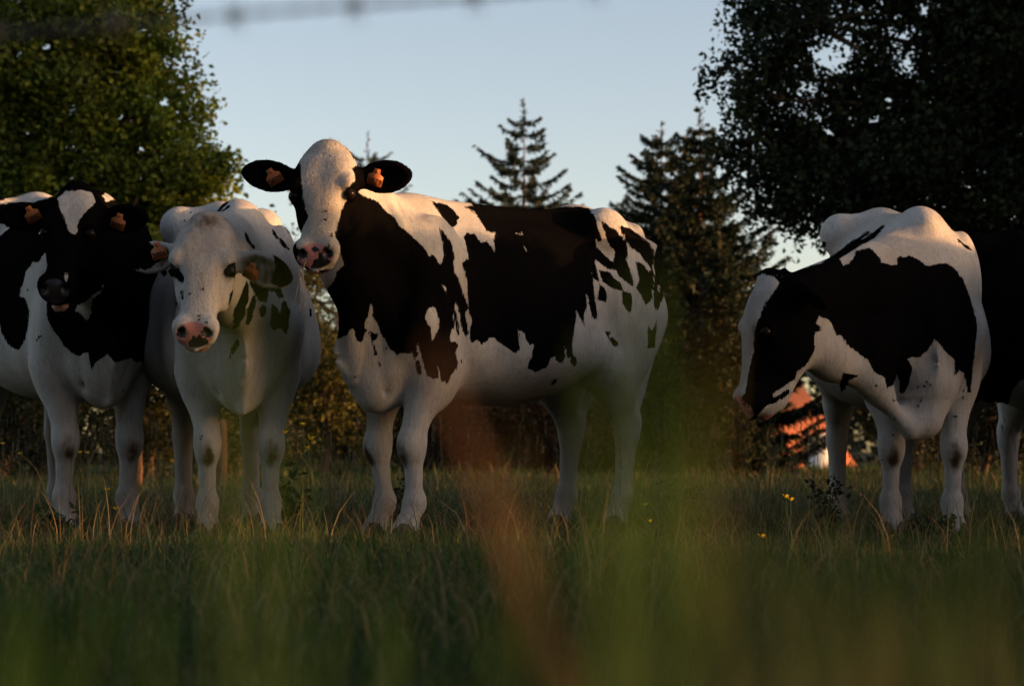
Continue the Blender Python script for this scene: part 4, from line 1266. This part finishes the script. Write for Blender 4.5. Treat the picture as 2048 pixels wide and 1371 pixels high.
# seed heads on some tall stems
rng = np.random.default_rng(14)
n = 420
yy = rng.uniform(9.4, 17, n); xx = rng.uniform(-1, 1, n) * .24 * yy
hh = rng.uniform(.32, .62, n)
P = np.stack([xx, yy, terrain(xx, yy)], 1)
az = rng.uniform(0, 6.28, n); ln = rng.uniform(.05, .35, n)
tt = np.array([[.12, .10, .06]]) * rng.uniform(.6, 1.5, (n, 1))
g.add(*ribbons(P, hh, np.full(n, .0028), ln, az, rng, tt, 4))
tips = P + np.stack([np.cos(az) * hh * np.sin(ln * .8), np.sin(az) * hh * np.sin(ln * .8), hh * np.cos(ln)], 1)
for q in range(9):
    pp = tips - np.array([0, 0, 1]) * (q * .011) + rng.normal(size=(n, 3)) * .003
    g.add(*ribbons(pp, np.full(n, .022), np.full(n, .0045), rng.uniform(.2, 1.0, n), rng.uniform(0, 6.28, n), rng, tt * 1.25, 2))
tag(g.build('dry_grass_stalks'), kind='stuff')

# ------------------------------------------------------------------ blades right in front of the camera
def path_blade(sh, pts, w0, w1, tint, k=9):
    """a single blade through (px, py, Y) points, root first"""
    A = np.array([at(*p) for p in pts])
    s = np.linspace(0, 1, len(A)); q = np.linspace(0, 1, k)
    C = np.stack([np.interp(q, s, A[:, i]) for i in range(3)], 1)
    for _ in range(2): C[1:-1] = (C[:-2] + C[1:-1] * 2 + C[2:]) / 4
    w = w0 + (w1 - w0) * q
    sx = np.array([1.0, .25, 0]); sx /= np.linalg.norm(sx)
    V = np.empty((2 * k, 3)); V[0::2] = C - sx * w[:, None] / 2; V[1::2] = C + sx * w[:, None] / 2
    V[0::2, 1] -= .0006
    Q = np.array([(2 * i, 2 * i + 1, 2 * i + 3, 2 * i + 2) for i in range(k - 1)])
    sh.add(V, Q, np.zeros((0, 3), int), np.tile(np.asarray(tint)[None], (2 * k, 1)))
def ground_py(Y): return HOR + (CAMZ - GT(0, Y)) / Y * F
BR, GR, OL = (.17, .095, .036), (.060, .135, .018), (.15, .13, .03)
near = Sheaf()
rng = np.random.default_rng(5)
def nb(px_top, py_top, px_b, Y, w, tint):
    path_blade(near, [(px_b, ground_py(Y), Y), ((px_b * .55 + px_top * .45), (1371 * .5 + py_top * .5 if ground_py(Y) > 2000 else (ground_py(Y) + py_top) / 2), Y), (px_top, py_top, Y - .02)], w, w * .35, tint)
for a in [(1290, 560, 1330, .50, .0060, GR), (1190, 700, 1250, .46, .0045, GR), (1400, 760, 1390, .55, .0050, GR), (1340, 900, 1290, .42, .0045, GR), (1245, 1000, 1230, .5, .005, GR),
          (1010, 860, 1130, .52, .0020, OL),
          (520, 520, 500, .50, .0022, GR), (430, 640, 470, .55, .0020, GR), (600, 900, 560, .6, .0030, GR),
          (1440, 640, 1415, .50, .0016, OL), (1500, 1060, 1540, .5, .005, (.03, .07, .015)), (1650, 1040, 1620, .6, .005, (.03, .06, .015)), (1800, 1090, 1850, .5, .006, (.028, .055, .014)),
          (1950, 1000, 2000, .6, .005, (.035, .07, .015)), (1700, 1190, 1770, .45, .004, (.12, .06, .025)), (150, 1240, 130, .6, .005, GR), (60, 1150, 30, .7, .004, GR), (330, 1180, 300, .8, .003, GR), (760, 1180, 800, .7, .004, GR), (700, 1100, 640, .9, .003, (.03, .08, .015))]:
    nb(*a)
for _ in range(70):
    Yn = rng.uniform(.42, 1.5); px = rng.uniform(-100, 2150)
    top = rng.uniform(1150, 1440) - (90 if px > 1100 else 0)
    nb(px + rng.uniform(-330, 330), top, px, Yn, rng.uniform(.003, .007), np.array((.030, .080, .015)) * rng.uniform(.5, 1.4))
for _ in range(46):       # thick tuft close to the lens on the right, shade put into its dark tint
    Yn = rng.uniform(.36, .8); px = rng.uniform(1180, 2200)
    nb(px + rng.uniform(-380, 300), rng.uniform(1040, 1260), px, Yn, rng.uniform(.003, .007), np.array((.014, .046, .010)) * rng.uniform(.45, 1.3))
tag(near.build('foreground_grass'), kind='stuff')
st = Sheaf()
path_blade(st, [(1520, 3300, .62), (1210, 1560, .62), (1125, 1360, .62), (1035, 1130, .63), (965, 950, .63), (905, 800, .64), (862, 690, .64)], .0086, .0010, (.14, .072, .032), 18)
o = st.build('dry_stalk'); tag(o, 'blurred reddish brown dry stalk close to the lens crossing the middle cow', 'stalk')

# ------------------------------------------------------------------ buttercups
MAT_PETAL = simple_mat('buttercup_petal', (.90, .62, .02), .35, .08, 60, .5)
MAT_STEM = simple_mat('flower_stem', (.05, .09, .025), .6)
def buttercup(heads, root_px, Y, label, r=.014):
    """heads: pixel positions of the open flowers; one branching stem"""
    base = np.array([put(root_px, Y), Y, 0]); base[2] = GT(base[0], Y)
    root = empty('buttercup', base)
    tag(root, label, 'flower', 'yellow buttercups in the grass')
    pts = [at(hx, hy, Y) - base for hx, hy in heads]
    fork = np.array([np.mean([p[0] for p in pts]) * .55, 0, min(p[2] for p in pts) * .6])
    b = MB()
    b.tube([(0, 0, 0), fork * .5 + (.004, 0, .0), fork], [.0022, .0019, .0016], 5)
    for p in pts:
        b.tube([fork, (fork + p) / 2 + np.array([(p[0] - fork[0]) * .18, 0, -.01]), p], [.0015, .0013, .0011], 5)
    b.build('stem', MAT_STEM, root)
    for i, p in enumerate(pts):
        b = MB()
        rr = np.random.default_rng(int(abs(p[0]) * 1e5) + i)
        tilt = rr.uniform(-.5, .5)
        for k in range(5):
            a = 6.283 * k / 5 + rr.uniform(-.1, .1)
            V = []
            for t_, w_, z_ in ((0.0, .2, -.15), (.55, .62, .18), (1.0, .55, .62), (1.15, .18, .85)):
                for sgn in (-1, 1):
                    x_, y_ = t_ * r * .8, sgn * w_ * r * .62
                    V.append((x_ * math.cos(a) - y_ * math.sin(a), x_ * math.sin(a) + y_ * math.cos(a), z_ * r))
            V = np.array(V); V[:, 0] += tilt * V[:, 2]
            b.add(V + p, [(0, 1, 3, 2), (2, 3, 5, 4), (4, 5, 7, 6)])
        b.ball(p + (0, 0, .002), (.0035, .0035, .004), 6, 4)
        b.build('flower', MAT_PETAL, root)
buttercup([(570, 866), (606, 850), (622, 878), (617, 897)], 643, 8.7, 'branching buttercup with four open flowers left of the chest of the middle cow')
buttercup([(214, 980)], 222, 9.2, 'single buttercup beside the front leg of the black faced cow')
buttercup([(231, 1018)], 238, 9.0, 'low buttercup at the hoof of the black faced cow')
buttercup([(160, 905), (176, 906)], 170, 12.5, 'pair of buttercups far back between the legs of the black faced cow')
buttercup([(6, 888)], 10, 12.5, 'buttercup far back at the left edge')
buttercup([(40, 908)], 44, 12.0, 'second buttercup from the left edge among dry stems')
buttercup([(1290, 1010)], 1296, 8.0, 'buttercup right of the hind hoof of the middle cow', .012)
buttercup([(1572, 994), (1582, 1000)], 1582, 7.6, 'double headed buttercup left of the legs of the right cow', .013)
buttercup([(1524, 1074)], 1530, 7.0, 'low buttercup nearer the camera left of the right cow')
buttercup([(1784, 1072)], 1788, 8.6, 'small buttercup between the front hooves of the right cow', .009)
buttercup([(62, 1120)], 66, 8.3, 'low buttercup at lower left below the black faced cow', .009)
buttercup([(346, 1306)], 350, 3.7, 'blurred buttercup near the bottom left', .012)
buttercup([(440, 1286)], 446, 3.9, 'blurred buttercup right of the other one near the bottom left', .009)
buttercup([(1300, 1042)], 1310, 7.4, 'faint buttercup below the one beside the hind hoof of the middle cow', .009)

# leafy weeds
def weed(px, Y, h, n, leaf, tint, label, name='weed_plant', seed=0, spread=.12):
    rng = np.random.default_rng(seed + 300)
    base = np.array([put(px, Y), Y, 0.0]); base[2] = GT(base[0], Y)
    root = empty(name, base); tag(root, label, 'weed', 'leafy weeds in the pasture')
    b = MB(); LP = []
    for k in range(5):
        e = np.array([rng.uniform(-1, 1) * spread, rng.uniform(-1, 1) * spread, h * rng.uniform(.65, 1)])
        m_ = np.array([e[0] * .3, e[1] * .3, e[2] * .55])
        b.tube([(0, 0, 0), m_, e], [.004, .003, .0015], 5)
        q = rng.uniform(.25, 1, n // 5)[:, None]
        LP.append((1 - q) ** 2 * 0 + 2 * q * (1 - q) * m_ + q ** 2 * e + rng.normal(size=(n // 5, 3)) * np.array([.022, .022, .014]))
    b.build('stem', MAT_STEM, root)
    LP = np.concatenate(LP)
    T = np.tile(np.asarray(tint)[None], (len(LP), 1)) * rng.uniform(.6, 1.4, (len(LP), 1))
    V, Q, TT = leaf_quads(LP, leaf, rng, T, .2, .3, .45)
    mesh_np('foliage', V, Q, MAT_LEAF, root, False, {'tint': TT})
weed(575, 9.6, .30, 110, .05, (.022, .042, .018), 'spiky dark thistle between the white faced cow and the middle cow', 'thistle_plant', 1, .14)
weed(1655, 9.2, .24, 130, .035, (.014, .026, .010), 'dark bushy weed left of the legs of the right cow', 'weed_plant', 2, .11)
weed(130, 9.0, .13, 90, .05, (.03, .065, .014), 'leafy green weed at the hoof of the black faced cow', 'weed_plant', 3, .16)
weed(790, 9.9, .26, 90, .035, (.020, .036, .014), 'wiry weed between the front legs of the middle cow', 'weed_plant', 4, .10)
weed(1360, 10.5, .22, 80, .03, (.03, .045, .02), 'feathery weed right of the hind legs of the middle cow', 'weed_plant', 5, .14)
weed(1870, 8.9, .10, 60, .05, (.025, .055, .013), 'low leafy weed at the hoof of the right cow', 'weed_plant', 6, .08)

# ------------------------------------------------------------------ barbed wire close to the camera
def barbed_wire():
    Yw = 1.45
    root = empty('barbed_wire', (0, Yw, at(0, 20, Yw)[2]))
    tag(root, 'blurred strand of barbed wire across the top left corner', 'wire')
    m = simple_mat('galvanised_wire', (.16, .15, .16), .5, .3, 200, .5)
    p0, p1 = at(300, 44, Yw), at(1000, -12, Yw)
    sl = (p1 - p0) / (p1[0] - p0[0])
    xs = np.linspace(-1.6, 1.6, 240)
    b = MB()
    for ph in (0, math.pi):
        V = p0 + sl * (xs - p0[0])[:, None] + np.stack([0 * xs, .0017 * np.cos(xs * 160 + ph), .0017 * np.sin(xs * 160 + ph)], 1)
        b.tube(V - np.array([0, Yw, at(0, 20, Yw)[2]]), .0011, 5)
    b.build('strand', m, root)
    step = (at(708, 0, Yw) - at(468, 0, Yw))[0]
    for k in range(-6, 8):
        x = at(468, 0, Yw)[0] + step * k
        c = p0 + sl * (x - p0[0]) - np.array([0, Yw, at(0, 20, Yw)[2]])
        b = MB()
        tt = np.linspace(0, 6.283 * 2.5, 26)
        b.tube(np.stack([c[0] - .004 + .008 * tt / tt[-1], c[1] + .0042 * np.cos(tt), c[2] + .0042 * np.sin(tt)], 1), .0011, 5)
        for dx, dz in ((-.006, .013), (.006, -.013), (-.004, -.012), (.005, .012)):
            b.tube([c + (dx * .4, 0, 0), c + (dx, .003, dz)], [.0011, .0004], 5)
        b.build('barb', m, root)
    wood = simple_mat('fence_wood', (.22, .15, .09), .9, .3, 18)
    for x in (-1.6, 1.6):
        z = (p0 + sl * (x - p0[0]))[2]
        b = MB(); b.tube([(x, Yw + .06, -.05), (x, Yw + .06, z * .5), (x, Yw + .06, z + .25)], [.05, .05, .047], 10)
        o = b.build('fence_post', wood)
        tag(o, 'wooden post holding the near wire on the %s' % ('left' if x < 0 else 'right'), 'post', 'posts of the near wire fence')
barbed_wire()

# ------------------------------------------------------------------ flies on the coats, hay in a mouth
MAT_FLY = simple_mat('fly_body', (.006, .006, .007), .4)
def flies(cow, pts, text):
    o_, R_ = cow['org'], cow['R']
    W = cow['V'] @ R_.T + o_
    px = 1024 + W[:, 0] / W[:, 1] * F; py = HOR - (W[:, 2] - CAMZ) / W[:, 1] * F
    for (x, y) in pts:
        near_ = np.where((px - x) ** 2 + (py - y) ** 2 < 49)[0]
        if not len(near_): continue
        p = W[near_[W[near_, 1].argmin()]]
        b = MB(); r = np.random.default_rng(int(x * 7 + y))
        a = r.uniform(0, 3.14)
        u = np.array([math.cos(a), 0, math.sin(a)])
        b.tube([-u * .0054, -u * .0026, u * .0013, u * .0048], [.001, .0027, .0029, .0012], 6)
        w = np.array([-u[2], 0, u[0]])
        for sg in (-1, 1):
            b.add([u * .001, -u * .008 + w * sg * .0052, -u * .0085 + w * sg * .002], f3=[(0, 1, 2)])
        f = b.build('fly', MAT_FLY)
        f.location = p + np.array([0, -.004, 0])
        tag(f, text, 'fly', 'flies resting on the cows')
flies(cow4, [(1832, 772), (1843, 774), (1850, 765), (1858, 774), (1829, 808), (1837, 806)], 'tiny black fly on the white chest of the right cow')
flies(cow4, [(1757, 772), (1793, 800), (1788, 843), (1782, 866)], 'tiny black fly on the throat fold of the right cow')
flies(cow4, [(1903, 829), (1914, 826)], 'tiny black fly on the foreleg of the right cow nearest the edge')
flies(cow4, [(1930, 783), (1932, 795)], 'tiny black fly on the flank of the right cow behind its shoulder')
flies(cow4, [(1711, 870), (1724, 885), (1747, 966), (1757, 921), (1704, 907)], 'tiny black fly on the inner foreleg of the right cow')
flies(cow4, [(1676, 850)], 'tiny black fly on the hind leg of the right cow')
flies(cow4, [(1610, 770)], 'tiny black fly on the white jaw of the right cow')
flies(cow3, [(651, 415), (653, 435), (668, 463), (664, 467), (655, 486), (660, 489), (714, 758), (760, 730), (770, 700)], 'tiny black fly on the face or chest of the middle cow')
flies(cow2, [(396, 632), (410, 640), (395, 625), (412, 572), (377, 581), (382, 418), (371, 435), (401, 866), (398, 872)], 'tiny black fly on the white faced cow')
flies(cow1, [(50, 576), (72, 676), (76, 675), (70, 685), (250, 782), (88, 562)], 'tiny black fly on the white patch of the black faced cow')
def hay_wisp():
    o = at(603, 520, 8.38)
    r = tag(empty('hay_wisp', o), 'thin wisps of hay hanging from the mouth of the middle cow', 'hay')
    m = simple_mat('hay', (.30, .22, .12), .8)
    for k, path in enumerate([[(612, 522), (604, 548), (606, 590), (596, 640)], [(610, 524), (600, 552), (592, 590), (588, 612)], [(608, 526), (606, 560), (612, 600), (603, 628)], [(604, 530), (598, 545), (600, 575)], [(606, 556), (612, 575), (622, 588)]]):
        b = MB(); b.tube([at(x, y, 8.38 + .004 * k) - o for x, y in path], [.0016, .0014, .0012, .0006][:len(path)], 5)
        b.build('stem', m, r)
hay_wisp()
